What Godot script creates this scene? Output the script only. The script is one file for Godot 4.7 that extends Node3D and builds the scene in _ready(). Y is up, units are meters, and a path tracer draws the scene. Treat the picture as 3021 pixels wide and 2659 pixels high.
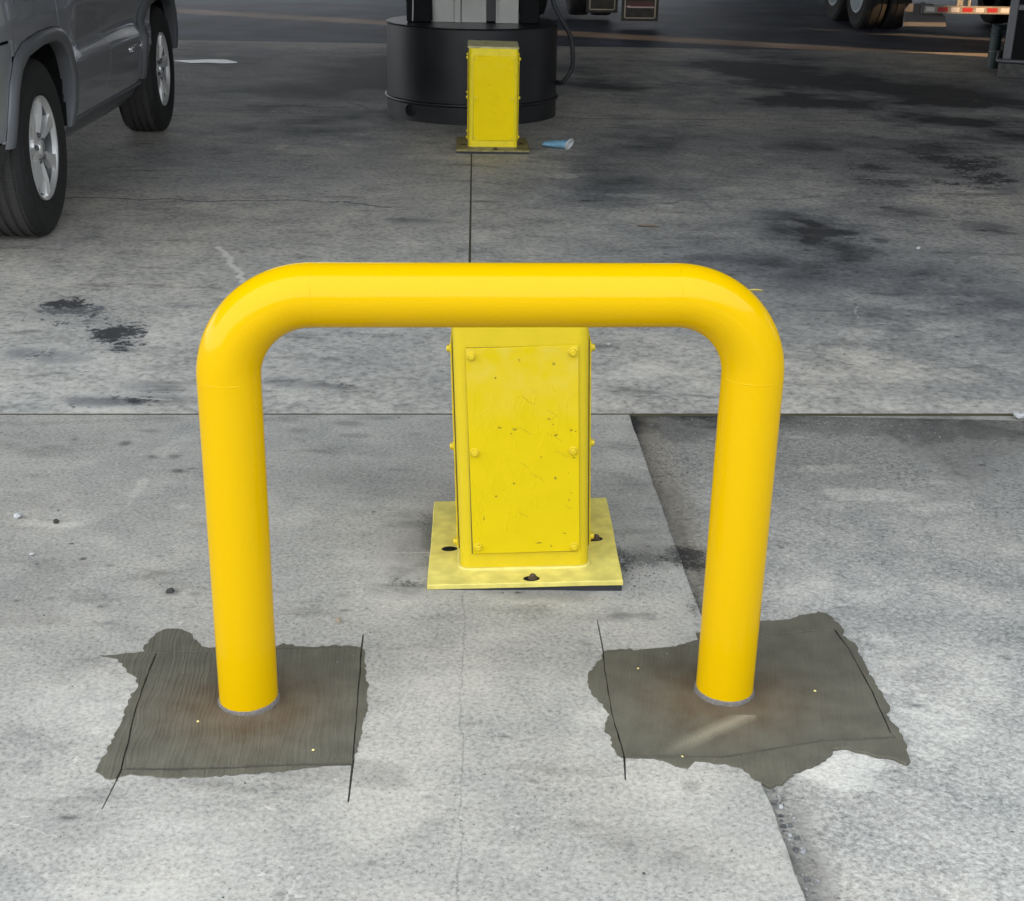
extends Node3D

# ---------------------------------------------------------------- outlines on the ground, metres (x, z)
const LEFT_BODY := [Vector2(-0.732, -2.483), Vector2(-0.527, -2.507), Vector2(-0.311, -2.526), Vector2(-0.302, -2.413), Vector2(-0.293, -2.280), Vector2(-0.281, -2.111), Vector2(-0.397, -2.102), Vector2(-0.510, -2.090), Vector2(-0.594, -2.082), Vector2(-0.695, -2.080), Vector2(-0.707, -2.179), Vector2(-0.719, -2.264), Vector2(-0.728, -2.384)]
const LEFT_SMEAR := [Vector2(-0.848, -2.469), Vector2(-0.808, -2.480), Vector2(-0.762, -2.491), Vector2(-0.765, -2.517), Vector2(-0.759, -2.547), Vector2(-0.745, -2.585), Vector2(-0.712, -2.591), Vector2(-0.681, -2.574), Vector2(-0.669, -2.547), Vector2(-0.646, -2.519), Vector2(-0.628, -2.511), Vector2(-0.615, -2.513), Vector2(-0.487, -2.522), Vector2(-0.476, -2.535), Vector2(-0.430, -2.521), Vector2(-0.365, -2.531), Vector2(-0.315, -2.529), Vector2(-0.303, -2.513), Vector2(-0.297, -2.469), Vector2(-0.289, -2.413), Vector2(-0.279, -2.366), Vector2(-0.272, -2.286), Vector2(-0.276, -2.259), Vector2(-0.277, -2.189), Vector2(-0.278, -2.148), Vector2(-0.279, -2.106), Vector2(-0.325, -2.102), Vector2(-0.367, -2.091), Vector2(-0.422, -2.077), Vector2(-0.477, -2.070), Vector2(-0.532, -2.061), Vector2(-0.588, -2.055), Vector2(-0.645, -2.058), Vector2(-0.674, -2.061), Vector2(-0.709, -2.044), Vector2(-0.741, -2.069), Vector2(-0.740, -2.103), Vector2(-0.738, -2.158), Vector2(-0.736, -2.226), Vector2(-0.741, -2.280), Vector2(-0.744, -2.325), Vector2(-0.736, -2.349), Vector2(-0.750, -2.384), Vector2(-0.773, -2.410), Vector2(-0.800, -2.449), Vector2(-0.817, -2.464)]
const RIGHT_BODY := [Vector2(0.203, -2.524), Vector2(0.403, -2.565), Vector2(0.542, -2.609), Vector2(0.714, -2.642), Vector2(0.727, -2.563), Vector2(0.738, -2.391), Vector2(0.738, -2.246), Vector2(0.744, -2.231), Vector2(0.597, -2.214), Vector2(0.513, -2.188), Vector2(0.444, -2.166), Vector2(0.401, -2.155), Vector2(0.222, -2.150), Vector2(0.207, -2.289), Vector2(0.202, -2.464)]
const RIGHT_SMEAR := [Vector2(0.202, -2.531), Vector2(0.230, -2.539), Vector2(0.286, -2.542), Vector2(0.323, -2.547), Vector2(0.358, -2.559), Vector2(0.385, -2.571), Vector2(0.407, -2.587), Vector2(0.409, -2.613), Vector2(0.474, -2.650), Vector2(0.556, -2.673), Vector2(0.614, -2.683), Vector2(0.649, -2.704), Vector2(0.695, -2.721), Vector2(0.714, -2.717), Vector2(0.726, -2.684), Vector2(0.736, -2.642), Vector2(0.728, -2.618), Vector2(0.747, -2.586), Vector2(0.749, -2.528), Vector2(0.749, -2.451), Vector2(0.758, -2.385), Vector2(0.761, -2.341), Vector2(0.747, -2.309), Vector2(0.758, -2.261), Vector2(0.760, -2.214), Vector2(0.756, -2.163), Vector2(0.746, -2.147), Vector2(0.718, -2.165), Vector2(0.687, -2.172), Vector2(0.670, -2.183), Vector2(0.646, -2.193), Vector2(0.618, -2.186), Vector2(0.583, -2.141), Vector2(0.532, -2.112), Vector2(0.508, -2.082), Vector2(0.476, -2.065), Vector2(0.462, -2.075), Vector2(0.446, -2.093), Vector2(0.437, -2.119), Vector2(0.407, -2.129), Vector2(0.375, -2.133), Vector2(0.350, -2.138), Vector2(0.335, -2.118), Vector2(0.309, -2.120), Vector2(0.292, -2.136), Vector2(0.273, -2.146), Vector2(0.215, -2.144), Vector2(0.202, -2.166), Vector2(0.201, -2.212), Vector2(0.190, -2.229), Vector2(0.190, -2.259), Vector2(0.204, -2.289), Vector2(0.189, -2.326), Vector2(0.168, -2.363), Vector2(0.163, -2.396), Vector2(0.168, -2.436), Vector2(0.183, -2.484), Vector2(0.198, -2.503)]
const NEAR_STAINS := [
	[-0.8, -3.40, 1.4, 0.60, 0.12], [0.1, -3.45, 0.5, 0.50, 0.10], [-1.3, -3.0, 0.5, 0.6, 0.10], [1.2, -3.45, 1.0, 0.55, 0.12], [1.4, -3.0, 0.6, 0.5, 0.10],
	[0.344, -3.001, 0.098, 0.109, 0.35], [0.291, -2.945, 0.054, 0.080, 0.35], [0.259, -2.905, 0.035, 0.058, 0.40], [-0.230, -3.016, 0.067, 0.125, 0.30],
	[-0.186, -3.104, 0.031, 0.116, 0.30], [0.039, -2.799, 0.219, 0.034, 0.40], [0.432, -3.162, 0.045, 0.29, 0.40],
	[0.455, -2.912, 0.035, 0.22, 0.35],
	[0.51, -1.90, 0.028, 0.2, 0.3], [1.264, -3.915, 0.50, 0.12, 0.25],
	[1.356, -3.718, 0.269, 0.237, 0.35], [0.818, -3.577, 0.287, 0.185, 0.20], [0.491, -3.830, 0.105, 0.083, 0.40], [0.932, -3.583, 0.087, 0.037, -0.25],
	[0.987, -3.394, 0.096, 0.040, -0.30], [0.847, -3.809, 0.060, 0.020, -0.20], [1.147, -3.487, 0.084, 0.028, -0.20], [0.833, -3.305, 0.067, 0.026, -0.18],
	[1.168, -3.321, 0.095, 0.032, -0.15], [0.767, -2.493, 0.058, 0.183, -0.22], [0.629, -2.126, 0.088, 0.071, -0.30], [0.516, -2.674, 0.067, 0.045, -0.25],
	[0.725, -2.776, 0.127, 0.073, -0.15], [0.777, -2.270, 0.069, 0.105, -0.15], [0.504, -3.321, 0.041, 0.195, -0.10], [-1.117, -2.745, 0.134, 0.142, 0.22],
	[-1.278, -3.140, 0.112, 0.089, 0.15], [-1.103, -3.148, 0.138, 0.053, -0.10], [-1.106, -2.922, 0.165, 0.065, 0.10], [-1.396, -3.685, 0.171, 0.070, 0.15],
	[-1.143, -3.660, 0.171, 0.077, 0.08], [-1.109, -3.642, 0.014, 0.015, 0.45], [-1.009, -3.546, 0.013, 0.014, 0.40], [-0.911, -3.451, 0.018, 0.014, 0.55],
	[-0.950, -3.549, 0.018, 0.018, 0.45], [-1.063, -3.743, 0.032, 0.016, 0.30], [-0.872, -3.675, 0.043, 0.031, 0.30], [-0.625, -3.768, 0.037, 0.024, 0.40],
	[-0.500, -3.837, 0.060, 0.025, 0.45], [-0.400, -3.885, 0.076, 0.022, 0.35], [-0.473, -3.736, 0.043, 0.020, 0.25], [-0.458, -2.978, 0.007, 0.008, 0.60],
	[-0.354, -3.209, 0.006, 0.009, 0.60], [-1.014, -2.913, 0.008, 0.008, 0.70], [-0.578, -2.973, 0.072, 0.108, 0.06], [-0.507, -3.437, 0.163, 0.104, 0.08],
	[-0.865, -2.090, 0.032, 0.034, 0.25], [-0.118, -1.940, 0.024, 0.017, 0.25], [-0.485, -2.312, 0.039, 0.036, 0.10], [-0.608, -2.045, 0.080, 0.030, 0.08],
	[-0.747, -1.913, 0.110, 0.067, 0.14], [-0.407, -2.075, 0.154, 0.034, 0.22], [-0.519, -2.049, 0.107, 0.024, 0.20], [0.151, -1.984, 0.106, 0.014, 0.08],
	[0.335, -2.062, 0.011, 0.012, 0.25], [0.278, -1.854, 0.025, 0.025, 0.12], [-0.056, -1.794, 0.013, 0.012, 0.35], [0.019, -2.074, 0.018, 0.012, 0.20],
	[0.064, -2.046, 0.013, 0.009, 0.25], [-0.224, -2.059, 0.027, 0.021, 0.10], [-0.307, -1.874, 0.050, 0.023, 0.10], [0.213, -1.878, 0.014, 0.032, 0.15],
	[0.414, -1.871, 0.051, 0.052, -0.08], [-0.678, -2.218, 0.075, 0.084, -0.10], [-0.864, -2.263, 0.115, 0.087, -0.08], [-0.264, -1.942, 0.172, 0.082, -0.05],
	[0.106, -2.263, 0.116, 0.104, -0.05], [-0.420, -3.275, 0.210, 0.158, -0.05], [0.300, -3.661, 0.058, 0.153, -0.08], [-0.768, -2.755, 0.015, 0.014, 0.50],
	[-0.896, -2.684, 0.022, 0.014, 0.35], [-1.028, -2.713, 0.014, 0.012, 0.40], [-0.710, -2.750, 0.013, 0.009, 0.35], [0.306, -2.688, 0.018, 0.018, 0.25],
	[0.250, -2.690, 0.023, 0.018, 0.30], [-0.382, -2.757, 0.020, 0.012, 0.30], [-0.521, -2.770, 0.016, 0.009, 0.30], [-0.866, -3.221, 0.038, 0.024, -0.20],
	[-0.989, -3.295, 0.015, 0.096, -0.20], [-0.977, -3.573, 0.027, 0.110, -0.12], [-1.189, -3.100, 0.136, 0.017, -0.22], [-0.826, -2.512, 0.073, 0.123, -0.10]]
const MID_STAINS := [
	[1.9, -9.6, 2.1, 2.8, 0.50], [2.9, -8.2, 1.4, 2.2, 0.32], [0.9, -11.8, 2.6, 2.4, 0.58], [-1.9, -12.0, 3.0, 2.8, 0.66], [4.0, -12.4, 2.9, 2.9, 0.70], [2.6, -6.4, 1.3, 1.8, 0.42], [-0.4, -9.2, 1.3, 1.2, 0.28], [-2.0, -8.2, 1.5, 1.2, 0.28],
	[1.4, -5.2, 1.2, 1.3, 0.42], [1.5, -4.3, 1.1, 0.6, 0.22], [-0.3, -4.3, 0.8, 0.6, 0.18], [0.5, -6.2, 1.0, 1.0, 0.12], [0.5, -13.6, 5.5, 1.3, 0.20],
	[-1.450, -4.678, 0.080, 0.130, 0.95], [-1.367, -4.538, 0.050, 0.06, 0.9], [-1.644, -4.935, 0.15, 0.117, 0.75], [-1.734, -5.043, 0.085, 0.05, 0.9], [-1.55, -4.82, 0.12, 0.08, 0.8],
	[-1.680, -4.434, 0.075, 0.064, 0.45], [-1.543, -4.405, 0.083, 0.064, 0.35], [-1.264, -3.988, 0.168, 0.045, 0.55], [-1.471, -3.909, 0.090, 0.034, 0.40],
	[-1.086, -4.021, 0.139, 0.045, 0.35], [-1.161, -4.134, 0.095, 0.048, 0.30], [-1.155, -4.308, 0.065, 0.041, 0.20], [-1.261, -3.921, 0.136, 0.026, -0.15],
	[-1.266, -4.225, 0.097, 0.039, -0.12], [-1.383, -4.073, 0.093, 0.028, -0.15], [-1.256, -5.044, 0.113, 0.040, 0.25], [-0.820, -4.941, 0.111, 0.052, 0.25],
	[-0.489, -6.576, 0.109, 0.087, 0.40], [-0.585, -6.567, 0.048, 0.065, 0.20], [-1.524, -6.590, 0.143, 0.088, 0.20], [-0.979, -6.121, 0.180, 0.095, 0.12],
	[-1.355, -6.662, 0.242, 0.067, -0.12], [-1.710, -6.922, 0.300, 0.059, -0.15], [-1.868, -6.558, 0.094, 0.108, -0.12], [2.110, -12.053, 0.40, 0.99, 0.55],
	[2.040, -13.034, 0.40, 0.6, 0.45], [2.2, -11.3, 0.45, 0.56, 0.50], [1.916, -13.486, 0.245, 0.335, 0.50], [2.516, -11.732, 0.302, 0.385, 0.40],
	[2.546, -10.737, 0.238, 0.216, 0.25], [1.090, -8.193, 0.607, 0.990, 0.20], [0.651, -8.308, 0.613, 1.016, 0.18], [0.263, -7.373, 0.435, 0.538, 0.15],
	[1.021, -6.604, 0.622, 0.550, 0.12], [1.959, -8.805, 0.393, 0.467, 0.30], [2.109, -8.224, 0.153, 0.131, 0.45], [2.134, -7.845, 0.176, 0.120, 0.40],
	[2.715, -8.893, 0.267, 0.266, 0.35], [2.746, -8.458, 0.222, 0.207, 0.50], [2.804, -8.065, 0.183, 0.190, 0.55], [2.642, -7.825, 0.147, 0.119, 0.50],
	[2.718, -7.620, 0.115, 0.200, 0.40], [2.532, -8.036, 0.181, 0.189, 0.30], [2.320, -6.667, 0.115, 0.156, 0.45], [1.471, -6.538, 0.172, 0.193, 0.25],
	[1.528, -6.144, 0.280, 0.172, 0.15], [2.064, -7.042, 0.132, 0.099, 0.30], [1.716, -6.354, 0.048, 0.051, 0.30], [1.126, -11.583, 0.209, 0.313, -0.30],
	[0.698, -11.307, 0.245, 0.149, -0.20], [1.034, -11.983, 0.260, 0.200, -0.20], [0.246, -7.793, 0.115, 0.089, -0.30], [0.286, -8.185, 0.179, 0.130, -0.12],
	[0.526, -7.268, 0.161, 0.052, -0.20], [0.770, -7.040, 0.052, 0.037, -0.40], [-1.465, -8.530, 0.037, 0.071, -0.35], [-1.086, -8.721, 0.062, 0.073, -0.25],
	[-1.500, -9.584, 0.204, 0.131, 0.30], [-1.871, -10.122, 0.213, 0.194, 0.45], [-1.875, -9.213, 0.097, 0.122, 0.30], [-1.598, -10.235, 0.216, 0.099, 0.55],
	[-1.111, -9.206, 0.659, 0.406, 0.12], [-0.766, -9.047, 0.390, 0.196, -0.10], [-0.537, -8.514, 0.184, 0.245, -0.10], [-0.864, -7.824, 0.567, 0.300, 0.08],
	[-1.920, -8.353, 0.356, 0.509, 0.12], [-2.213, -7.255, 0.311, 0.392, 0.20], [-2.042, -6.029, 0.241, 0.560, 0.20], [-1.662, -5.700, 0.251, 0.336, 0.12],
	[-0.795, -5.443, 0.162, 0.108, 0.10], [0.621, -4.914, 0.113, 0.128, 0.10], [0.634, -4.395, 0.102, 0.084, -0.15], [0.379, -4.379, 0.068, 0.084, -0.20],
	[0.317, -4.482, 0.086, 0.109, -0.10], [1.174, -4.707, 0.256, 0.179, -0.12], [1.462, -5.387, 0.186, 0.151, -0.10], [1.669, -5.052, 0.235, 0.168, -0.12],
	[1.616, -4.565, 0.178, 0.112, -0.10], [1.228, -4.407, 0.259, 0.106, -0.10], [1.182, -5.517, 0.127, 0.158, 0.08], [1.733, -5.639, 0.130, 0.082, -0.18],
	[1.874, -5.344, 0.124, 0.075, -0.15], [1.138, -7.461, 0.111, 0.069, -0.12], [1.435, -4.243, 0.268, 0.089, 0.15], [0.442, -4.136, 0.194, 0.057, 0.12],
	[-0.530, -4.221, 0.130, 0.059, -0.12], [-0.621, -4.167, 0.097, 0.029, 0.30], [-0.447, -4.379, 0.084, 0.052, 0.12], [-0.515, -4.232, 0.016, 0.020, 0.40],
	[-0.556, -4.195, 0.016, 0.019, 0.40], [-0.394, -4.546, 0.014, 0.022, 0.25], [-0.756, -4.207, 0.064, 0.039, 0.25], [-0.523, -5.167, 0.194, 0.099, 0.06],
	[-0.998, -5.203, 0.194, 0.214, -0.05], [-0.226, -6.711, 0.049, 0.682, -0.06]]
const CRACK_LEFT := [Vector2(-2.297, -6.926), Vector2(-2.130, -6.967), Vector2(-1.915, -6.926), Vector2(-1.794, -6.951), Vector2(-1.605, -6.908), Vector2(-1.433, -6.937), Vector2(-1.209, -6.971), Vector2(-1.103, -6.944), Vector2(-0.999, -6.930), Vector2(-0.899, -6.952), Vector2(-0.763, -6.869), Vector2(-0.657, -6.820)]
const CRACK_RIGHT := [Vector2(0.251, -6.966), Vector2(0.668, -7.055), Vector2(0.812, -7.068), Vector2(0.875, -7.174), Vector2(1.075, -7.194), Vector2(1.163, -7.253), Vector2(1.397, -7.225), Vector2(1.640, -7.378)]
const CRACK_FINE := [Vector2(0.920, -7.718), Vector2(0.978, -7.378), Vector2(0.987, -7.122), Vector2(1.039, -6.829), Vector2(1.078, -6.664), Vector2(1.088, -6.400), Vector2(1.015, -6.101), Vector2(1.037, -5.921)]
const CRACK_FAR_LEFT := [Vector2(-2.437, -12.101), Vector2(-1.954, -11.512), Vector2(-1.552, -10.970), Vector2(-1.133, -10.351), Vector2(-1.000, -10.119)]
const CRACK_FAR_MID := [Vector2(-2.017, -10.126), Vector2(-1.725, -10.117), Vector2(-1.434, -10.108), Vector2(-1.138, -10.051), Vector2(-0.953, -10.004)]
const CRACK_FAR_RIGHT := [Vector2(0.570, -11.141), Vector2(0.984, -11.349), Vector2(1.329, -11.552), Vector2(1.707, -11.925)]
const CHALK := [Vector2(-1.323, -5.969), Vector2(-1.27, -5.837), Vector2(-1.224, -5.719), Vector2(-1.18, -5.589), Vector2(-1.146, -5.478), Vector2(-1.116, -5.38)]
const PATCH_EDGE := [Vector2(0.357, -3.99), Vector2(0.384, -3.465), Vector2(0.406, -3.074), Vector2(0.43, -2.705), Vector2(0.466, -2.059), Vector2(0.476, -1.939), Vector2(0.483, -1.774), Vector2(0.53, -0.9), Vector2(0.80, 4.0)]
const NEAR_RECT := Rect2(-1.85, -4.2, 3.7, 3.3)
const MID_RECT := Rect2(-5.5, -14.9, 11.5, 11.2)
const LEFT_FOOT := Vector3(-0.5088, 0, -2.3174)
const RIGHT_FOOT := Vector3(0.4383, 0, -2.3864)
const PIPE_R := 0.0571

var M := {}
var used := {}

# ---------------------------------------------------------------- nodes
func numbered(called: String, parent: Node) -> String:
	var key := str(parent.get_instance_id()) + called
	var n: int = used.get(key, 0)
	used[key] = n + 1
	return called if n == 0 else "%s_%03d" % [called, n]

func tag(o: Node, label: String, category: String, group := "", kind := "") -> void:
	if label != "": o.set_meta("label", label)
	if category != "": o.set_meta("category", category)
	if group != "": o.set_meta("group", group)
	if kind != "": o.set_meta("kind", kind)

func thing(called: String, label: String, category: String, at := Vector3.ZERO, turn := 0.0, group := "") -> Node3D:
	var o := Node3D.new()
	o.name = numbered(called, self)
	add_child(o, true)
	o.position = at
	o.rotation.y = turn
	tag(o, label, category, group)
	return o

func build(st, called: String, mat: Material, parent: Node, at := Vector3.ZERO) -> MeshInstance3D:
	var o := MeshInstance3D.new()
	o.mesh = st.commit() if st is SurfaceTool else st
	o.material_override = mat
	o.name = numbered(called, parent)
	o.position = at
	parent.add_child(o, true)
	return o

# ---------------------------------------------------------------- shapes
func mb() -> SurfaceTool:
	var st := SurfaceTool.new()
	st.begin(Mesh.PRIMITIVE_TRIANGLES)
	return st

func vert(st: SurfaceTool, p: Vector3, n: Vector3, uv: Vector2) -> void:
	st.set_normal(n)
	st.set_uv(uv)
	st.add_vertex(p)

# a triangle whose front is where the normals point
func tri(st: SurfaceTool, a: Vector3, b: Vector3, c: Vector3, na: Vector3, nb: Vector3, nc: Vector3, ua := Vector2.ZERO, ub := Vector2.ZERO, uc := Vector2.ZERO) -> void:
	vert(st, a, na, ua)
	if (b - a).cross(c - a).dot(na + nb + nc) > 0.0:
		vert(st, c, nc, uc)
		vert(st, b, nb, ub)
	else:
		vert(st, b, nb, ub)
		vert(st, c, nc, uc)

func flat4(st: SurfaceTool, a: Vector3, b: Vector3, c: Vector3, d: Vector3, out: Vector3, uvs := [Vector2.ZERO, Vector2(1, 0), Vector2(1, 1), Vector2(0, 1)]) -> void:
	var n := (b - a).cross(c - a)
	if n.length_squared() < 1e-16: n = (c - a).cross(d - a)
	n = n.normalized()
	if n.dot(out) < 0.0: n = -n
	tri(st, a, b, c, n, n, n, uvs[0], uvs[1], uvs[2])
	tri(st, a, c, d, n, n, n, uvs[0], uvs[2], uvs[3])

func smooth4(st: SurfaceTool, p: Array, n: Array, uv: Array) -> void:
	tri(st, p[0], p[1], p[2], n[0], n[1], n[2], uv[0], uv[1], uv[2])
	tri(st, p[0], p[2], p[3], n[0], n[2], n[3], uv[0], uv[2], uv[3])

# a box with chamfered edges
func box(st: SurfaceTool, center: Vector3, size: Vector3, ch := 0.0, basis := Basis.IDENTITY) -> void:
	var h := size / 2.0
	ch = minf(ch, minf(h.x, minf(h.y, h.z)) * 0.9)
	var T := Transform3D(basis, center)
	for ax in 3:
		for s in [-1.0, 1.0]:
			var n := Vector3.ZERO
			n[ax] = s
			var u := (ax + 1) % 3
			var v := (ax + 2) % 3
			var q := []
			for c in [[-1, -1], [1, -1], [1, 1], [-1, 1]]:
				var p := Vector3.ZERO
				p[ax] = s * h[ax]
				p[u] = c[0] * (h[u] - ch)
				p[v] = c[1] * (h[v] - ch)
				q.append(T * p)
			flat4(st, q[0], q[1], q[2], q[3], basis * n)
	if ch <= 0.0: return
	for ax in 3:
		var u := (ax + 1) % 3
		var v := (ax + 2) % 3
		for c in [[-1, -1], [1, -1], [1, 1], [-1, 1]]:
			var q := []
			for e in [[-1, 0], [1, 0], [1, 1], [-1, 1]]:
				var p := Vector3.ZERO
				p[ax] = e[0] * (h[ax] - ch)
				p[u] = c[0] * (h[u] - (0.0 if e[1] == 0 else ch))
				p[v] = c[1] * (h[v] - (ch if e[1] == 0 else 0.0))
				q.append(T * p)
			var n := Vector3.ZERO
			n[u] = c[0]
			n[v] = c[1]
			flat4(st, q[0], q[1], q[2], q[3], basis * n)
	for sx in [-1, 1]:
		for sy in [-1, 1]:
			for sz in [-1, 1]:
				var k := Vector3(sx, sy, sz)
				var a := T * (k * Vector3(h.x, h.y - ch, h.z - ch))
				var b := T * (k * Vector3(h.x - ch, h.y, h.z - ch))
				var c := T * (k * Vector3(h.x - ch, h.y - ch, h.z))
				var n := (basis * k).normalized()
				tri(st, a, b, c, n, n, n)

# profile of (radius, height) turned round +y at `at`; axis turns it
func lathe(st: SurfaceTool, prof: Array, segs: int, at := Vector3.ZERO, basis := Basis.IDENTITY, smooth := false, wob := PackedFloat32Array()) -> void:
	var T := Transform3D(basis, at)
	var m := prof.size()
	var nr := []
	for i in m:
		var a: Vector2 = prof[maxi(i - 1, 0)]
		var b: Vector2 = prof[mini(i + 1, m - 1)]
		var t := (b - a)
		nr.append(Vector2(t.y, -t.x).normalized())
	for j in segs:
		var a0 := TAU * j / segs
		var a1 := TAU * (j + 1) / segs
		for i in m - 1:
			var p0: Vector2 = prof[i]
			var p1: Vector2 = prof[i + 1]
			if p0.is_equal_approx(p1): continue
			var fl := Vector2(p1.y - p0.y, p0.x - p1.x).normalized()
			var n0: Vector2 = nr[i] if smooth else fl
			var n1: Vector2 = nr[i + 1] if smooth else fl
			var q := []
			var qn := []
			var qu := []
			for e in [[p0, n0, a0, i, j], [p0, n0, a1, i, j + 1], [p1, n1, a1, i + 1, j + 1], [p1, n1, a0, i + 1, j]]:
				var r: float = e[0].x
				if not wob.is_empty(): r += wob[e[3] * segs + e[4] % segs]
				var d := Vector3(cos(e[2]), 0, sin(e[2]))
				q.append(T * (d * r + Vector3(0, e[0].y, 0)))
				qn.append((basis * (d * e[1].x + Vector3(0, e[1].y, 0))).normalized())
				qu.append(Vector2(float(e[4]) / segs, float(e[3]) / (m - 1)))
			smooth4(st, q, qn, qu)

func tube(st: SurfaceTool, pts: Array, r: float, segs := 12, caps := true) -> void:
	var n := pts.size()
	var prev := Vector3.ZERO
	var rings := []
	var lens := [0.0]
	for i in n:
		var t: Vector3 = (pts[mini(i + 1, n - 1)] - pts[maxi(i - 1, 0)]).normalized()
		var side := prev
		if i == 0:
			side = t.cross(Vector3(0.31, 0.2, 0.93)).normalized()
		side = (side - t * side.dot(t)).normalized()
		prev = side
		var up := t.cross(side)
		var ring := []
		for k in segs + 1:
			var a := TAU * k / segs
			var d := side * cos(a) + up * sin(a)
			ring.append([pts[i] + d * r, d])
		rings.append(ring)
		if i > 0: lens.append(lens[i - 1] + pts[i].distance_to(pts[i - 1]))
	for i in n - 1:
		for k in segs:
			var a = rings[i][k]
			var b = rings[i][k + 1]
			var c = rings[i + 1][k + 1]
			var d = rings[i + 1][k]
			smooth4(st, [a[0], b[0], c[0], d[0]], [a[1], b[1], c[1], d[1]], [Vector2(float(k) / segs, lens[i]), Vector2(float(k + 1) / segs, lens[i]), Vector2(float(k + 1) / segs, lens[i + 1]), Vector2(float(k) / segs, lens[i + 1])])
	if caps:
		for e in [0, n - 1]:
			var t: Vector3 = (pts[1] - pts[0]).normalized() * -1.0 if e == 0 else (pts[n - 1] - pts[n - 2]).normalized()
			for k in segs:
				tri(st, pts[e], rings[e][k][0], rings[e][k + 1][0], t, t, t)

func area(p: PackedVector2Array) -> float:
	var s := 0.0
	for i in p.size():
		s += p[i].cross(p[(i + 1) % p.size()])
	return s / 2.0

func wound(p: PackedVector2Array, positive := true) -> PackedVector2Array:
	if (area(p) > 0.0) != positive: p.reverse()
	return p

# the outline moved inwards by d (a hole's outline moves outwards when it is wound the other way)
func inset(p: PackedVector2Array, d: float) -> PackedVector2Array:
	var o := PackedVector2Array()
	var n := p.size()
	for i in n:
		var e0 := (p[i] - p[(i + n - 1) % n]).normalized()
		var e1 := (p[(i + 1) % n] - p[i]).normalized()
		var n0 := Vector2(-e0.y, e0.x)
		var n1 := Vector2(-e1.y, e1.x)
		var m := (n0 + n1)
		var l := maxf(m.length_squared() / 2.0, 0.35)
		o.append(p[i] + m / l * d * 0.999)
	return o

func roughen(p, step: float, amp: float, salt: int) -> PackedVector2Array:
	var rng := RandomNumberGenerator.new()
	rng.seed = salt
	var o := PackedVector2Array()
	for i in p.size():
		var a: Vector2 = p[i]
		var b: Vector2 = p[(i + 1) % p.size()]
		var k := maxi(1, int(a.distance_to(b) / step))
		var n := (b - a).orthogonal().normalized()
		for j in k:
			o.append(a.lerp(b, float(j) / k) + n * rng.randf_range(-amp, amp))
	return o

func keyhole(outer: PackedVector2Array, hole: PackedVector2Array) -> PackedVector2Array:
	var best := [0, 0, 1e9]
	for i in outer.size():
		for j in hole.size():
			var d: float = outer[i].distance_squared_to(hole[j])
			if d < best[2]: best = [i, j, d]
	var key := PackedVector2Array()
	for i in outer.size() + 1: key.append(outer[(best[0] + i) % outer.size()])
	for j in hole.size() + 1: key.append(hole[(best[1] + j) % hole.size()])
	return key

# a plate with the given outline (x, z), bevelled round its top; hole is a second outline
func plate(st: SurfaceTool, outline: PackedVector2Array, top: float, bottom: float, bev: float, uvr: Rect2, hole := PackedVector2Array(), hole_bev := 0.001) -> void:
	var rings := [wound(outline.duplicate(), true)]
	if hole.size() > 0: rings.append(wound(hole.duplicate(), false))
	var tops := []
	for k in rings.size():
		var r: PackedVector2Array = rings[k]
		var b := bev if k == 0 else hole_bev
		var t := inset(r, b)
		tops.append(t)
		for i in r.size():
			var j := (i + 1) % r.size()
			var e := (r[j] - r[i]).normalized()
			var out := Vector3(e.y, 0, -e.x)
			var ua := (r[i] - uvr.position) / uvr.size
			var ub := (r[j] - uvr.position) / uvr.size
			flat4(st, Vector3(r[i].x, top - b, r[i].y), Vector3(r[j].x, top - b, r[j].y), Vector3(r[j].x, bottom, r[j].y), Vector3(r[i].x, bottom, r[i].y), out, [ua, ub, ub, ua])
			flat4(st, Vector3(r[i].x, top - b, r[i].y), Vector3(r[j].x, top - b, r[j].y), Vector3(t[j].x, top, t[j].y), Vector3(t[i].x, top, t[i].y), out + Vector3.UP, [ua, ub, ub, ua])
	var key := PackedVector2Array()
	var idx := PackedInt32Array()
	for attempt in 3:
		var outer: PackedVector2Array = rings[0] if attempt == 2 or (attempt == 1 and rings.size() == 1) else tops[0]
		key = outer
		if rings.size() > 1: key = keyhole(outer, rings[1] if attempt > 0 else tops[1])
		idx = Geometry2D.triangulate_polygon(key)
		if not idx.is_empty(): break
	if idx.is_empty(): print("could not triangulate a plate of ", key.size())
	for i in range(0, idx.size(), 3):
		var q := []
		var uv := []
		for k in 3:
			var c := key[idx[i + k]]
			q.append(Vector3(c.x, top, c.y))
			uv.append((c - uvr.position) / uvr.size)
		tri(st, q[0], q[1], q[2], Vector3.UP, Vector3.UP, Vector3.UP, uv[0], uv[1], uv[2])

# ---------------------------------------------------------------- textures
func noise_bytes(w: int, h: int, salt: int, freq: float, octaves := 4, kind := FastNoiseLite.TYPE_SIMPLEX_SMOOTH, stretch := Vector2.ONE, gain := 0.5) -> PackedByteArray:
	var n := FastNoiseLite.new()
	n.seed = salt
	n.noise_type = kind
	n.frequency = freq
	n.fractal_type = FastNoiseLite.FRACTAL_FBM if octaves > 1 else FastNoiseLite.FRACTAL_NONE
	n.fractal_octaves = octaves
	n.fractal_gain = gain
	if kind == FastNoiseLite.TYPE_CELLULAR:
		n.cellular_return_type = FastNoiseLite.RETURN_DISTANCE
	var im := n.get_image(int(w / stretch.x), int(h / stretch.y), false, false, true)
	if stretch != Vector2.ONE: im.resize(w, h, Image.INTERPOLATE_CUBIC)
	im.convert(Image.FORMAT_L8)
	return im.get_data()

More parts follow.
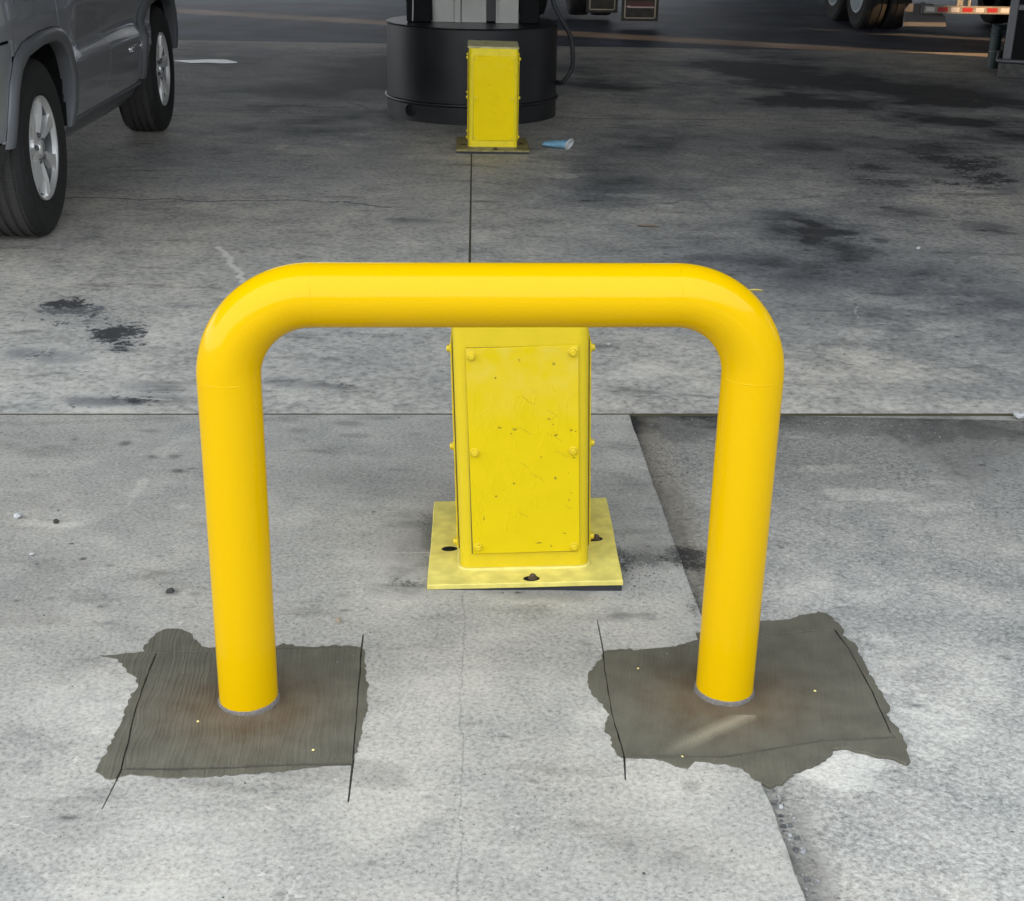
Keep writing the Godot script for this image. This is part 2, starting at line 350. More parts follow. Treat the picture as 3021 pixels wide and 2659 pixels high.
func tex(data: PackedByteArray, w: int, h: int, rgb := true) -> ImageTexture:
	var im := Image.create_from_data(w, h, false, Image.FORMAT_RGB8 if rgb else Image.FORMAT_L8, data)
	return ImageTexture.create_from_image(im)

func curve() -> PackedByteArray:   # linear 0..1 in 1024 steps to sRGB bytes
	var l := PackedByteArray()
	l.resize(1025)
	for i in 1025:
		var v := i / 1024.0
		l[i] = clampi(int(round(255.0 * (12.92 * v if v <= 0.0031308 else 1.055 * pow(v, 1.0 / 2.4) - 0.055))), 0, 255)
	return l

func stamp(D: PackedFloat32Array, w: int, h: int, R: Rect2, list: Array, small: PackedByteArray, wide: PackedByteArray, tiny := PackedByteArray()) -> void:
	for b in list:
		var cx: float = (b[0] - R.position.x) / R.size.x * w
		var cy: float = (b[1] - R.position.y) / R.size.y * h
		var rx: float = b[2] / R.size.x * w
		var ry: float = b[3] / R.size.y * h
		var s: float = b[4]
		var nz := wide if b[3] > 0.3 else small
		var rough := 0.0055 if b[3] > 0.3 else (0.0120 if b[3] > 0.03 else 0.0095)
		var steep := 1.0 if b[3] > 0.3 else 1.7
		var broken: bool = not tiny.is_empty() and s > 0.25 and b[3] < 0.3
		var x0 := maxi(0, int(cx - rx * 1.7))
		var x1 := mini(w - 1, int(cx + rx * 1.7))
		for y in range(maxi(0, int(cy - ry * 1.7)), mini(h - 1, int(cy + ry * 1.7)) + 1):
			var dy := (y - cy) / ry
			var row := y * w
			for x in range(x0, x1 + 1):
				var dx := (x - cx) / rx
				var v := (1.05 - sqrt(dx * dx + dy * dy) + (nz[row + x] - 128) * rough) * steep
				if broken: v += (tiny[row + x] - 134) * 0.016
				if v > 0.0:
					D[row + x] += s * minf(v, 1.0)

func crack(D: PackedFloat32Array, C: PackedFloat32Array, w: int, h: int, R: Rect2, pts: Array, wide: float, s: float, salt: int, deep := 1.0) -> void:
	var rng := RandomNumberGenerator.new()
	rng.seed = salt
	var off := 0.0
	for i in pts.size() - 1:
		var a: Vector2 = pts[i]
		var b: Vector2 = pts[i + 1]
		var n := int(a.distance_to(b) / (wide * 0.35)) + 2
		var side := (b - a).orthogonal().normalized()
		for k in n:
			off = clampf(off + rng.randf_range(-0.35, 0.35) * wide, -wide * 2.0, wide * 2.0)
			var c := a.lerp(b, float(k) / n) + side * off
			var rad := wide * rng.randf_range(0.3, 0.75)
			var px := (c.x - R.position.x) / R.size.x * w
			var py := (c.y - R.position.y) / R.size.y * h
			var rx := maxf(rad / R.size.x * w, 0.5)
			var ry := maxf(rad / R.size.y * h, 0.5)
			for y in range(int(py - ry), int(py + ry) + 2):
				for x in range(int(px - rx), int(px + rx) + 2):
					if x < 0 or y < 0 or x >= w or y >= h: continue
					var d := Vector2((x - px) / rx, (y - py) / ry).length()
					if d < 1.0:
						var at := y * w + x
						if s > 0.0: D[at] = maxf(D[at], s * (1.0 - d * 0.4))
						else: D[at] = minf(D[at], s * (1.0 - d * 0.4))
						C[at] = maxf(C[at], deep * (1.0 - d * d))

# concrete seen from above: colour and relief. worn: the outline x(z) right of which the surface is coarse old paving
func paving(R: Rect2, w: int, h: int, salt: int, stains: Array, cracks: Array, base: float, worn: bool, px: float) -> Array:
	var lut := curve()
	var large := noise_bytes(w, h, salt, px * 0.55, 6, FastNoiseLite.TYPE_SIMPLEX_SMOOTH, Vector2(2, 2), 0.62)
	var mid := noise_bytes(w, h, salt + 1, px * 3.0, 7, FastNoiseLite.TYPE_SIMPLEX_SMOOTH, Vector2.ONE, 0.68)
	var fine := noise_bytes(w, h, salt + 2, 0.13, 4, FastNoiseLite.TYPE_SIMPLEX_SMOOTH, Vector2.ONE, 0.85)
	var streak := noise_bytes(w, h, salt + 3, px * 6.0, 6, FastNoiseLite.TYPE_SIMPLEX_SMOOTH, Vector2(3, 1), 0.66)
	var cell := noise_bytes(w, h, salt + 4, px * 55.0, 1, FastNoiseLite.TYPE_CELLULAR) if worn else fine
	var D := PackedFloat32Array()
	var C := PackedFloat32Array()
	D.resize(w * h)
	C.resize(w * h)
	stamp(D, w, h, R, stains, mid, large, fine)
	var q := 0
	for c in cracks:
		crack(D, C, w, h, R, c[0], c[1], c[2], salt + 50 + q, c[3])
		q += 1
	var rng := RandomNumberGenerator.new()
	rng.seed = salt + 9
	# pits, scratches, flecks and dried drops
	var specks := []
	for i in (1500 if worn else 2200):
		var x := R.position.x + rng.randf() * R.size.x
		var z := R.position.y + rng.randf() * R.size.y
		var r := (0.0016 + 0.006 * pow(rng.randf(), 3.0)) * (1.0 if worn else 2.4)
		specks.append([x, z, r * rng.randf_range(0.7, 2.4), r, (0.5 if rng.randf() < 0.62 else -0.28) * rng.randf_range(0.5, 1.1)])
	stamp(D, w, h, R, specks, fine, fine)
	for i in (220 if worn else 420):
		var a := Vector2(R.position.x + rng.randf() * R.size.x, R.position.y + rng.randf() * R.size.y)
		var dir := Vector2.from_angle(rng.randfn(0.25, 0.6)) * (0.015 + 0.16 * pow(rng.randf(), 2.0)) * (1.0 if worn else 2.0)
		crack(D, C, w, h, R, [a, a + dir], 0.0022 if worn else 0.006, (-0.14 if rng.randf() < 0.7 else 0.2), salt + 200 + i, 0.0)
	var soft := []
	for i in (90 if worn else 170):
		var x := R.position.x + rng.randf() * R.size.x
		var z := R.position.y + rng.randf() * R.size.y
		var r := rng.randf_range(0.02, 0.09) * (1.0 if worn else 1.8)
		soft.append([x, z, r * rng.randf_range(0.8, 2.5), r, rng.randf_range(-0.09, 0.14)])
	stamp(D, w, h, R, soft, mid, mid)
	var col := PackedByteArray()
	var rel := PackedByteArray()
	col.resize(w * h * 3)
	rel.resize(w * h)
	var mk := 0.0017 if worn else 0.0026
	var fk := 0.0036 if worn else 0.0042
	var sp := 0.0020 if worn else 0.0016
	var sd := 0.0045 if worn else 0.0075
	for y in h:
		var z := R.position.y + (y + 0.5) / h * R.size.y
		var ex := 99.0
		if worn and z > -4.05:
			for i in PATCH_EDGE.size() - 1:
				if z >= PATCH_EDGE[i].y and z <= PATCH_EDGE[i + 1].y:
					ex = lerpf(PATCH_EDGE[i].x, PATCH_EDGE[i + 1].x, inverse_lerp(PATCH_EDGE[i].y, PATCH_EDGE[i + 1].y, z))
		var xe := (ex - R.position.x) / R.size.x * w if ex < 50.0 else 1e9
		var row := y * w
		for x in w:
			var at := row + x
			var d: float = D[at]
			var l: float
			var hgt: float
			if x < xe:
				l = base * (1.0 + (large[at] - 128) * 0.0007 + (mid[at] - 128) * mk + (fine[at] - 128) * fk)
				if fine[at] < 80: l *= 1.0 - (80 - fine[at]) * 0.009
				var sk: int = streak[at]
				if sk > 158: l += (0.60 - l) * (sk - 158) * sp
				elif sk < 92: l *= 1.0 - (92 - sk) * sd
				hgt = 150.0 + (fine[at] - 128) * 0.14 + (mid[at] - 128) * 0.22 - C[at] * 110.0
				if fine[at] < 58: hgt -= (58 - fine[at]) * 1.1
			else:
				var c: int = cell[at]
				l = base * (0.96 + (large[at] - 128) * 0.0012 + (mid[at] - 128) * 0.0028 + (fine[at] - 128) * 0.0050 + (c - 90) * -0.0014)
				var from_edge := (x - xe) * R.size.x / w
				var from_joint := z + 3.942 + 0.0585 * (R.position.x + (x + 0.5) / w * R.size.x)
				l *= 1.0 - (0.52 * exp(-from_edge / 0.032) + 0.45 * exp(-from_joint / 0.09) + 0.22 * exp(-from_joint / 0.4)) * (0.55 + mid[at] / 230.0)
				hgt = 128.0 + (fine[at] - 128) * 0.38 - (c - 90) * 0.24 + (mid[at] - 128) * 0.35
			if d > 0.0: l *= maxf(1.0 - d, 0.10)
			else: l += (0.62 - l) * minf(-d, 0.9)
			l = clampf(l, 0.012, 0.75)
			var warm := (mid[at] - large[at]) * 0.00018
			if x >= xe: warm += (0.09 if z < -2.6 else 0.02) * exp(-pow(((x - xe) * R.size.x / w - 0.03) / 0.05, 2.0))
			var o := at * 3
			var cold := clampf(d, 0.0, 0.7) * (0.03 if worn else 0.09)
			col[o] = lut[int(l * (1.07 + warm - cold) * 1024.0)]
			col[o + 1] = lut[int(l * 1024.0)]
			col[o + 2] = lut[int(l * (0.862 - warm + cold * 1.6) * 1024.0)]
			rel[at] = clampi(int(hgt), 0, 255)
	return [tex(col, w, h), tex(rel, w, h, false)]

func std(color: Color, rough: float, metal := 0.0) -> StandardMaterial3D:
	var m := StandardMaterial3D.new()
	m.albedo_color = color
	m.roughness = rough
	m.metallic = metal
	return m

func lin(r: float, g: float, b: float) -> Color:
	return Color(r, g, b).linear_to_srgb()

func bumpy(m: StandardMaterial3D, t: Texture2D, cm: float) -> void:
	m.heightmap_enabled = true
	m.heightmap_texture = t
	m.heightmap_scale = cm

func noise_tex(size: int, freq: float, octaves: int, salt: int) -> ImageTexture:
	var n := FastNoiseLite.new()
	n.seed = salt
	n.frequency = freq
	n.fractal_octaves = octaves
	var im := n.get_seamless_image(size, size)
	im.convert(Image.FORMAT_L8)
	return ImageTexture.create_from_image(im)

# mottled plain material: albedo times a soft noise, with relief, laid by triplanar
func mottled(color: Color, rough: float, salt: int, amount: float, freq: float, scale: float, cm: float, metal := 0.0) -> StandardMaterial3D:
	var n := FastNoiseLite.new()
	n.seed = salt
	n.frequency = freq
	n.fractal_octaves = 4
	var im := n.get_seamless_image(256, 256)
	im.convert(Image.FORMAT_L8)
	var rel := ImageTexture.create_from_image(im)
	var d := im.get_data()
	for i in d.size(): d[i] = clampi(int(255.0 * (1.0 - amount * (1.0 - d[i] / 255.0))), 0, 255)
	var m := std(color, rough, metal)
	m.albedo_texture = tex(d, 256, 256, false)
	m.uv1_triplanar = true
	m.uv1_scale = Vector3.ONE * scale
	if cm > 0.0: bumpy(m, rel, cm)
	return m

# fresh concrete round a post: brushed relief, rust about the post (which stands at u, v)
func fresh_concrete(size: int, salt: int, rub: bool) -> StandardMaterial3D:
	var lut := curve()
	var brush := noise_bytes(size, size, salt, 0.14, 3, FastNoiseLite.TYPE_SIMPLEX_SMOOTH, Vector2(1, 32))
	var wave := noise_bytes(size, size, salt + 5, 0.006, 2)
	var mid := noise_bytes(size, size, salt + 1, 0.012, 4)
	var fine := noise_bytes(size, size, salt + 2, 0.25, 2)
	var col := PackedByteArray()
	var rel := PackedByteArray()
	col.resize(size * size * 3)
	rel.resize(size * size)
	for y in size:
		var v := (y + 0.5) / size - 0.5
		for x in size:
			var u := (x + 0.5) / size - 0.5
			var at := y * size + x
			var bx := clampi(x + int((wave[at] - 128) * 0.05 + v * 150.0 * (1.0 if rub else -0.6)), 0, size - 1)
			var b: int = brush[y * size + bx]
			var l := 0.079 * (1.0 + (mid[at] - 128) * 0.0016 + (fine[at] - 128) * 0.0014 + (b - 128) * (0.0005 if rub else 0.0011))
			var r := Vector2(u * 0.9, (v - 0.025) * 1.15).length() + (mid[at] - 128) * 0.00022
			var rust := clampf(1.0 - (r - 0.075) / 0.17, 0.0, 1.0)
			rust *= rust * 0.62
			if rub and v > 0.09:
				# scuffed pale streak running from the post's foot to the near left
				var t := absf((u + 0.02) * 0.75 + (v - 0.13) * 1.0)
				if t < 0.03 and u < 0.05 and u > -0.16: l += 0.10 * (1.0 - t / 0.03) * (0.5 + fine[at] / 255.0) * clampf((u + 0.16) * 9.0, 0.0, 1.0)
			var o := at * 3
			col[o] = lut[clampi(int((l * 1.09 + rust * 0.006) * 1024.0), 8, 1024)]
			col[o + 1] = lut[clampi(int((l * 0.975 - rust * 0.020) * 1024.0), 8, 1024)]
			col[o + 2] = lut[clampi(int((l * 0.67 - rust * 0.026) * 1024.0), 6, 1024)]
			rel[at] = clampi(int(128.0 + (b - 128) * (0.35 if rub else 0.7) + (fine[at] - 128) * 0.2), 0, 255)
	var m := std(Color.WHITE, 0.8)
	m.albedo_texture = tex(col, size, size)
	bumpy(m, tex(rel, size, size, false), 0.26)
	return m

# yellow paint on a cover plate: runs, flaked specks and a faded lower part
func painted_panel(salt: int, worn: float, gain: float) -> StandardMaterial3D:
	var w := 384
	var h := 768
	var lut := curve()
	var big := noise_bytes(w, h, salt, 0.008, 4)
	var fine := noise_bytes(w, h, salt + 1, 0.2, 2)
	var D := PackedFloat32Array()
	var C := PackedFloat32Array()
	var F := PackedFloat32Array()
	D.resize(w * h)
	C.resize(w * h)
	F.resize(w * h)
	var R := Rect2(0, 0, 1, 2)
	var rng := RandomNumberGenerator.new()
	rng.seed = salt
	var chips := []
	for i in int(13 * worn):
		var s := rng.randf_range(0.004, 0.011)
		chips.append([rng.randf(), rng.randf() * 2.0, s * rng.randf_range(0.7, 1.8), s, 0.9])
	for p in [[0.11, 0.36, 0.006, 0.022], [0.40, 0.70, 0.012, 0.010], [0.78, 0.74, 0.014, 0.012], [0.62, 0.09, 0.025, 0.008], [0.42, 1.23, 0.022, 0.010], [0.28, 1.25, 0.018, 0.008], [0.73, 1.32, 0.012, 0.008], [0.78, 1.84, 0.013, 0.012], [0.47, 1.88, 0.008, 0.012], [0.86, 0.18, 0.02, 0.006]]:
		if worn > 0.7: chips.append([p[0], p[1], p[2], p[3], 0.75])
	stamp(D, w, h, R, chips, fine, fine)
	for i in int(9 * worn):
		var a := Vector2(rng.randf_range(0.5, 0.95), rng.randf_range(0.1, 1.9))
		crack(D, C, w, h, R, [a, a + Vector2(-0.12, 0.09) * rng.randf_range(0.5, 1.2)], 0.007, 0.28, salt + i, 0.0)
	for i in int(26 * worn):   # runs of thick paint
		var x := rng.randf_range(0.05, 0.95)
		var y := rng.randf_range(0.1, 1.3)
		var pts := []
		for k in 6: pts.append(Vector2(x + rng.randf_range(-0.025, 0.025) * k * 0.5, y + k * rng.randf_range(0.05, 0.1)))
		crack(F, C, w, h, R, pts, 0.016, -0.5, salt + 40 + i, 0.8)
	var col := PackedByteArray()
	var rel := PackedByteArray()
	col.resize(w * h * 3)
	rel.resize(w * h)
	for y in h:
		var fade := clampf((float(y) / h - 0.60) * 2.4, 0.0, 1.0) * worn
		for x in w:
			var at := y * w + x
			var k := 1.0 + (big[at] - 128) * 0.0002 + (fine[at] - 128) * 0.0004
			var f := clampf(fade * 0.35 + (big[at] - 120) * 0.004 * fade, 0.0, 0.6)
			var d := clampf(D[at], 0.0, 1.0)
			var o := at * 3
			col[o] = lut[int(clampf(lerpf(lerpf(0.60, 0.56, f) * k * gain, 0.05, d), 0, 1) * 1024)]
			col[o + 1] = lut[int(clampf(lerpf(lerpf(0.437, 0.42, f) * k * gain, 0.04, d), 0, 1) * 1024)]
			col[o + 2] = lut[int(clampf(lerpf(lerpf(0.006, 0.07, f) * k, 0.03, d), 0, 1) * 1024)]
			rel[at] = clampi(int(110 + C[at] * 70.0 + (big[at] - 128) * 0.06 - d * 50.0), 0, 255)
	var m := std(Color.WHITE, 0.42)
	m.metallic_specular = 0.15
	m.albedo_texture = tex(col, w, h)
	bumpy(m, tex(rel, w, h, false), 0.20)
	return m

# ---------------------------------------------------------------- things
func hexbolt() -> Array:
	var w := mb()
	lathe(w, [Vector2(0.0, 0.0), Vector2(0.0125, 0.0), Vector2(0.0125, 0.0022), Vector2(0.0115, 0.003), Vector2(0.0, 0.003)], 16)
	var h := mb()
	lathe(h, [Vector2(0.0088, 0.0), Vector2(0.0088, 0.0055), Vector2(0.0072, 0.0072), Vector2(0.0, 0.0072)], 6)
	return [w.commit(), h.commit()]

func rounded_square(half: float, r: float, n := 6) -> PackedVector2Array:
	var o := PackedVector2Array()
	for c in [[1, 1, 0.0], [-1, 1, PI / 2], [-1, -1, PI], [1, -1, PI * 1.5]]:
		for k in n + 1:
			var a: float = c[2] + PI / 2 * k / n
			o.append(Vector2(c[0], c[1]) * (half - r) + Vector2(cos(a), sin(a)) * r)
	return o

func make_box_post(called: String, label: String, at: Vector3, yaw: float, lean: float, panel: Material, body: Material, base: Material, tall := 0.602) -> Node3D:
	var t := thing(called, label, "utility post", at, 0.0, "yellow steel box posts on the concrete")
	t.basis = Basis(Vector3.UP, yaw) * Basis(Vector3.BACK, lean)
	var fwd := Vector3(0, 0, 0.012)
	# rubber shim, steel foot plate
	var s := mb()
	plate(s, roughen(PackedVector2Array([Vector2(-0.222, -0.225), Vector2(0.222, -0.225), Vector2(0.222, 0.229), Vector2(-0.222, 0.229)]), 0.08, 0.0015, 4), 0.0, -0.02, 0.002, Rect2(0, 0, 1, 1))
	build(s, "shim", M.rubber, t)
	s = mb()
	plate(s, roughen(PackedVector2Array([Vector2(-0.2245, -0.2325), Vector2(0.2245, -0.2325), Vector2(0.2245, 0.2325), Vector2(-0.2245, 0.2325)]), 0.06, 0.0009, 5), 0.0125, 0.001, 0.0015, Rect2(0, 0, 1, 1))
	var bp := build(s, "base_plate", base, t)
	# weld bead round the foot of the post
	s = mb()
	var bead := []
	var sq := rounded_square(0.152, 0.026, 5)
	for i in sq.size() + 1: bead.append(Vector3(sq[i % sq.size()].x, 0.0135, sq[i % sq.size()].y))
	tube(s, bead, 0.0055, 7, false)
	build(s, "weld_bead", base, bp, fwd)
	# anchors: a slot with a rusty nut, and an empty slot
	for a in [[0.015, 0.212, true], [0.176, 0.012, true], [-0.178, 0.048, false]]:
		var k := mb()
		lathe(k, [Vector2(0.0, 0.0135), Vector2(0.013, 0.0135), Vector2(0.0145, 0.0125)], 14, Vector3(a[0], 0, a[1]), Basis.from_scale(Vector3(1.35, 1, 0.9)))
		build(k, "anchor_slot", M.black, bp)
		if a[2]:
			k = mb()
			lathe(k, [Vector2(0.0105, 0.0136), Vector2(0.0105, 0.0165), Vector2(0.0, 0.0165)], 14, Vector3(a[0] + 0.003, 0, a[1]))
			lathe(k, [Vector2(0.0072, 0.016), Vector2(0.0072, 0.022), Vector2(0.0058, 0.0235), Vector2(0.0, 0.0235)], 6, Vector3(a[0] + 0.003, 0, a[1]))
			build(k, "anchor_nut", M.rust, bp)
	# the square tube with its cap
	s = mb()
	plate(s, rounded_square(0.150, 0.024), tall, 0.012, 0.003, Rect2(0, 0, 1, 1))
	build(s, "post_tube", body, t, fwd)
	s = mb()
	box(s, Vector3(-0.002, tall + 0.006, -0.002), Vector3(0.308, 0.012, 0.306), 0.003, Basis(Vector3.BACK, -0.012) * Basis(Vector3.RIGHT, 0.02))
	build(s, "cap", M.cap, t, fwd)
	var bolt := hexbolt()
	for f in 4:
		var turn := Basis(Vector3.UP, f * PI / 2)
		if f == 2: continue
		s = mb()
		box(s, Vector3.ZERO, Vector3(0.2475, 0.501, 0.002), 0.0)
		var g := build(s, "seam", M.grime, t)
		g.transform = Transform3D(turn, turn * Vector3(0.0024 if f == 0 else 0.0, 0.3065, 0.1512) + fwd)
		s = mb()
		box(s, Vector3.ZERO, Vector3(0.248, 0.500, 0.0036), 0.001, Basis(Vector3.BACK, 0.006 if f == 0 else 0.0))
		var pn := build(s, "cover_panel", panel, t)
		pn.transform = Transform3D(turn, turn * Vector3(0.0035 if f == 0 else 0.0, 0.3075, 0.1540) + fwd)
		for x in [-0.112, 0.112]:
			for y in [-0.235, 0.003, 0.234]:
				var wob := Vector3(sin(x * 90.0 + y * 31.0) * 0.002, cos(x * 70.0 + y * 50.0) * 0.003, 0.0019)
				var b := build(bolt[0], "washer", body, pn, Vector3(x, y, 0) + wob)
				b.basis = (Basis(Vector3.RIGHT, PI / 2)).scaled(Vector3.ONE * 0.85)
				b = build(bolt[1], "bolt", body, pn, Vector3(x, y, 0.0028) + wob)
				b.basis = Basis(Vector3.RIGHT, PI / 2) * Basis(Vector3.UP, x * 17.0 + y * 5.0).scaled(Vector3.ONE * 0.85)
	return t

func make_hoop() -> void:
	var t := thing("hoop_barrier", "glossy golden yellow bent pipe hoop barrier with two legs in fresh concrete", "barrier", (LEFT_FOOT + RIGHT_FOOT) / 2.0)
	var mid := t.position
	var L := LEFT_FOOT - mid
	var Rr := RIGHT_FOOT - mid
	var ax := (Rr - L).normalized()
	var H := 0.8243
	var br := 0.152
	var pts := []
	for i in 12: pts.append(L + Vector3.UP * lerpf(-0.02, H - br, i / 11.0))
	for i in range(1, 25):
		var a := PI / 2 * i / 24.0
		pts.append(L + Vector3.UP * (H - br + br * sin(a)) + ax * br * (1.0 - cos(a)))
	var A: Vector3 = pts[-1]
	var B := Rr + Vector3.UP * H - ax * br
	for i in range(1, 16): pts.append(A.lerp(B, i / 16.0))
	for i in range(0, 25):
		var a := PI / 2 * i / 24.0
		pts.append(Rr + Vector3.UP * (H - br + br * cos(a)) - ax * br * (1.0 - sin(a)))
	for i in range(1, 12): pts.append(Rr + Vector3.UP * lerpf(H - br, -0.02, i / 11.0))
	var s := mb()
	tube(s, pts, PIPE_R, 56)
	build(s, "pipe", M.pipe, t)
	# the butt welds where the elbows meet the straight lengths, under the paint
	for e in [[A, ax], [B, ax], [L + Vector3.UP * (H - br), Vector3.UP], [Rr + Vector3.UP * (H - br), Vector3.UP]]:
		s = mb()
		var bead := []
		var u: Vector3 = e[1].cross(Vector3.BACK).normalized()
		var v: Vector3 = e[1].cross(u)
		for k in 49:
			var a := TAU * k / 48.0
			bead.append(e[0] + (u * cos(a) + v * sin(a)) * (PIPE_R - 0.0016 + 0.0002 * sin(a * 9.0)))
		tube(s, bead, 0.0022, 6, false)
		build(s, "weld_seam", M.pipe, t)
	# unpainted collar of dried mortar at each foot
	var rng := RandomNumberGenerator.new()
	rng.seed = 31
	for f in [L, Rr]:
		s = mb()
		var jit := PackedFloat32Array()
		for k in 40 * 5: jit.append(rng.randf_range(-0.0012, 0.0016))
		lathe(s, [Vector2(0.0610, -0.004), Vector2(0.0600, 0.003), Vector2(0.0590, 0.006), Vector2(0.0575, 0.0075), Vector2(0.056, 0.008)], 40, f + Vector3.UP * 0.002, Basis(Vector3(0.3, 0, 1).normalized(), 0.05 if f == L else -0.03), true, jit)
		build(s, "mortar_collar", M.mortar, t)

func patch_hole(body) -> PackedVector2Array:
	var c := Vector2.ZERO
	for p in body: c += p / body.size()
	var o := PackedVector2Array()
	for p in body:
		var d: Vector2 = p - c
		o.append(p + Vector2(signf(d.x) * 0.0024 * smoothstep(0.08, 0.2, absf(d.x)), signf(d.y) * 0.0022 * smoothstep(0.05, 0.15, absf(d.y))))
	return wound(roughen(o, 0.018, 0.0009, 15))

func cut(a: Vector2, b: Vector2, wide: float) -> PackedVector2Array:
	var n := (b - a).orthogonal().normalized() * wide / 2.0
	return wound(PackedVector2Array([a + n, b + n * 0.6, b - n * 0.6, a - n]))

func merge(a: PackedVector2Array, b: PackedVector2Array) -> PackedVector2Array:
	var best := a
	var most := 0.0
	for p in Geometry2D.merge_polygons(a, b):
		if absf(area(p)) > most:
			most = absf(area(p))
			best = p
	return best

func biggest(list: Array) -> PackedVector2Array:
	var best := PackedVector2Array()
	var most := 0.0
	for p in list:
		if not Geometry2D.is_polygon_clockwise(p) and absf(area(p)) > most or best.is_empty():
			most = absf(area(p))
			best = p
	return best

func joint1(z: float) -> float: return -0.0125 + 0.0322 * z
func joint2(x: float) -> float: return -3.942 - 0.0585 * x
func joint3(x: float) -> float: return -9.885 - 0.083 * x
func joint4(x: float) -> float: return -14.80 - 0.04 * x

func make_ground() -> void:
	var s := mb()
	flat4(s, Vector3(-200, -0.035, -220), Vector3(200, -0.035, -220), Vector3(200, -0.035, 120), Vector3(-200, -0.035, 120), Vector3.UP)
	var gr := build(s, "ground", M.asphalt, self)
	tag(gr, "dark asphalt of the yard beyond the concrete", "", "", "structure")
	var pv := Node3D.new()
	pv.name = "concrete_pavement"
	add_child(pv, true)
	tag(pv, "grey stained concrete slabs of the forecourt", "", "", "structure")
	var hl := patch_hole(LEFT_BODY)
	for c in [[Vector2(-0.700, -2.075), Vector2(-0.789, -2.067), 0.003], [Vector2(-0.695, -2.082), Vector2(-0.698, -1.962), 0.004], [Vector2(-0.309, -2.51), Vector2(-0.312, -2.585), 0.005], [Vector2(-0.281, -2.125), Vector2(-0.275, -1.996), 0.0052], [Vector2(-0.315, -2.5265), Vector2(-0.25, -2.534), 0.0022], [Vector2(-0.29, -2.1135), Vector2(-0.226, -2.118), 0.002]]:
		hl = merge(hl, cut(c[0], c[1], c[2]))
	var hr := patch_hole(RIGHT_BODY)
	for c in [[Vector2(0.203, -2.51), Vector2(0.196, -2.67), 0.0035], [Vector2(0.221, -2.16), Vector2(0.2175, -2.077), 0.0045], [Vector2(0.21, -2.5255), Vector2(0.144, -2.52), 0.0022]]:
		hr = merge(hr, cut(c[0], c[1], c[2]))
	# near slab
	var edge := PackedVector2Array()
	for p in roughen(PATCH_EDGE, 0.05, 0.0035, 8).slice(0, -1): edge.append(p)
	var keep := PackedVector2Array()
	for p in edge:
		if keep.is_empty() or p.y > keep[-1].y + 0.004: keep.append(p)
	edge = keep
	edge[0] = Vector2(0.357, -3.965)
	edge[-1] = Vector2(0.80, 4.0)
	var b := PackedVector2Array([Vector2(-6.2, joint2(-6.2) + 0.004)])
	b.append_array(edge)
	b.append(Vector2(-6.2, 4.0))
	s = mb()
	plate(s, biggest(Geometry2D.clip_polygons(wound(b), hr)), 0.0, -0.033, 0.0015, NEAR_RECT, hl, 0.0008)
	build(s, "concrete_slab", M.near_ground, pv)
	# far slabs
	for q in [
		[[-9.0, joint3(-9.0) + 0.003], [joint1(-9.87) - 0.0035, joint3(-0.3) + 0.003], [joint1(-3.94) - 0.0028, joint2(-0.14) - 0.004], [-9.0, joint2(-9.0) - 0.004]],
		[[joint1(-9.87) + 0.0035, joint3(-0.3) + 0.003], [7.5, joint3(7.5) + 0.003], [7.5, joint2(7.5) - 0.004], [joint1(-3.94) + 0.0028, joint2(-0.14) - 0.004]],
		[[-12.0, joint4(-12.0)], [joint1(-14.8) - 0.003, joint4(-0.5)], [joint1(-9.9) - 0.003, joint3(-0.33) - 0.004], [-12.0, joint3(-12.0) - 0.004]],
		[[joint1(-14.8) + 0.003, joint4(-0.5)], [12.0, joint4(12.0)], [12.0, joint3(12.0) - 0.004], [joint1(-9.9) + 0.003, joint3(-0.33) - 0.004]]]:
		var p := PackedVector2Array()
		for v in q: p.append(Vector2(v[0], v[1]))
		s = mb()
		plate(s, p, 0.0, -0.033, 0.0007, MID_RECT)
		build(s, "concrete_slab", M.mid_ground, pv)
	for q in [[[-9.0, joint2(-9.0)], [9.0, joint2(9.0)]], [[joint1(-3.95), -3.95], [joint1(-9.87), -9.87]], [[-9.0, joint3(-9.0)], [7.5, joint3(7.5)]], [[joint1(-9.9), -9.9], [joint1(-14.8), -14.8]]]:
		s = mb()
		plate(s, cut(Vector2(q[0][0], q[0][1]), Vector2(q[1][0], q[1][1]), 0.012), 0.0004, -0.02, 0.0001, MID_RECT)
		build(s, "joint_filler", M.grime, pv)
	# coarse old paving right of the slabs, a little lower
	var e := PackedVector2Array()
	for p in edge: e.append(p + Vector2(0.0006, 0.0))
	e[0] = Vector2(0.358, joint2(0.36) + 0.004)
	e.append(Vector2(1.85, 4.0))
	e.append(Vector2(1.85, joint2(1.85) + 0.004))
	s = mb()
	plate(s, biggest(Geometry2D.clip_polygons(wound(e), hr)), -0.005, -0.034, 0.0015, NEAR_RECT)
	var as_ := build(s, "old_pavement", M.near_ground, self)
	tag(as_, "coarse worn grey paving beside the concrete slab", "", "", "structure")
	s = mb()
	plate(s, PackedVector2Array([Vector2(1.85, joint2(1.85) + 0.004), Vector2(7.5, joint2(7.5) + 0.004), Vector2(7.5, 4.0), Vector2(1.85, 4.0)]), -0.005, -0.034, 0.0001, Rect2(5.55, NEAR_RECT.position.y, -3.7, NEAR_RECT.size.y))
	as_ = build(s, "old_pavement", M.near_ground, self)
	tag(as_, "coarse worn grey paving further right", "", "", "structure")
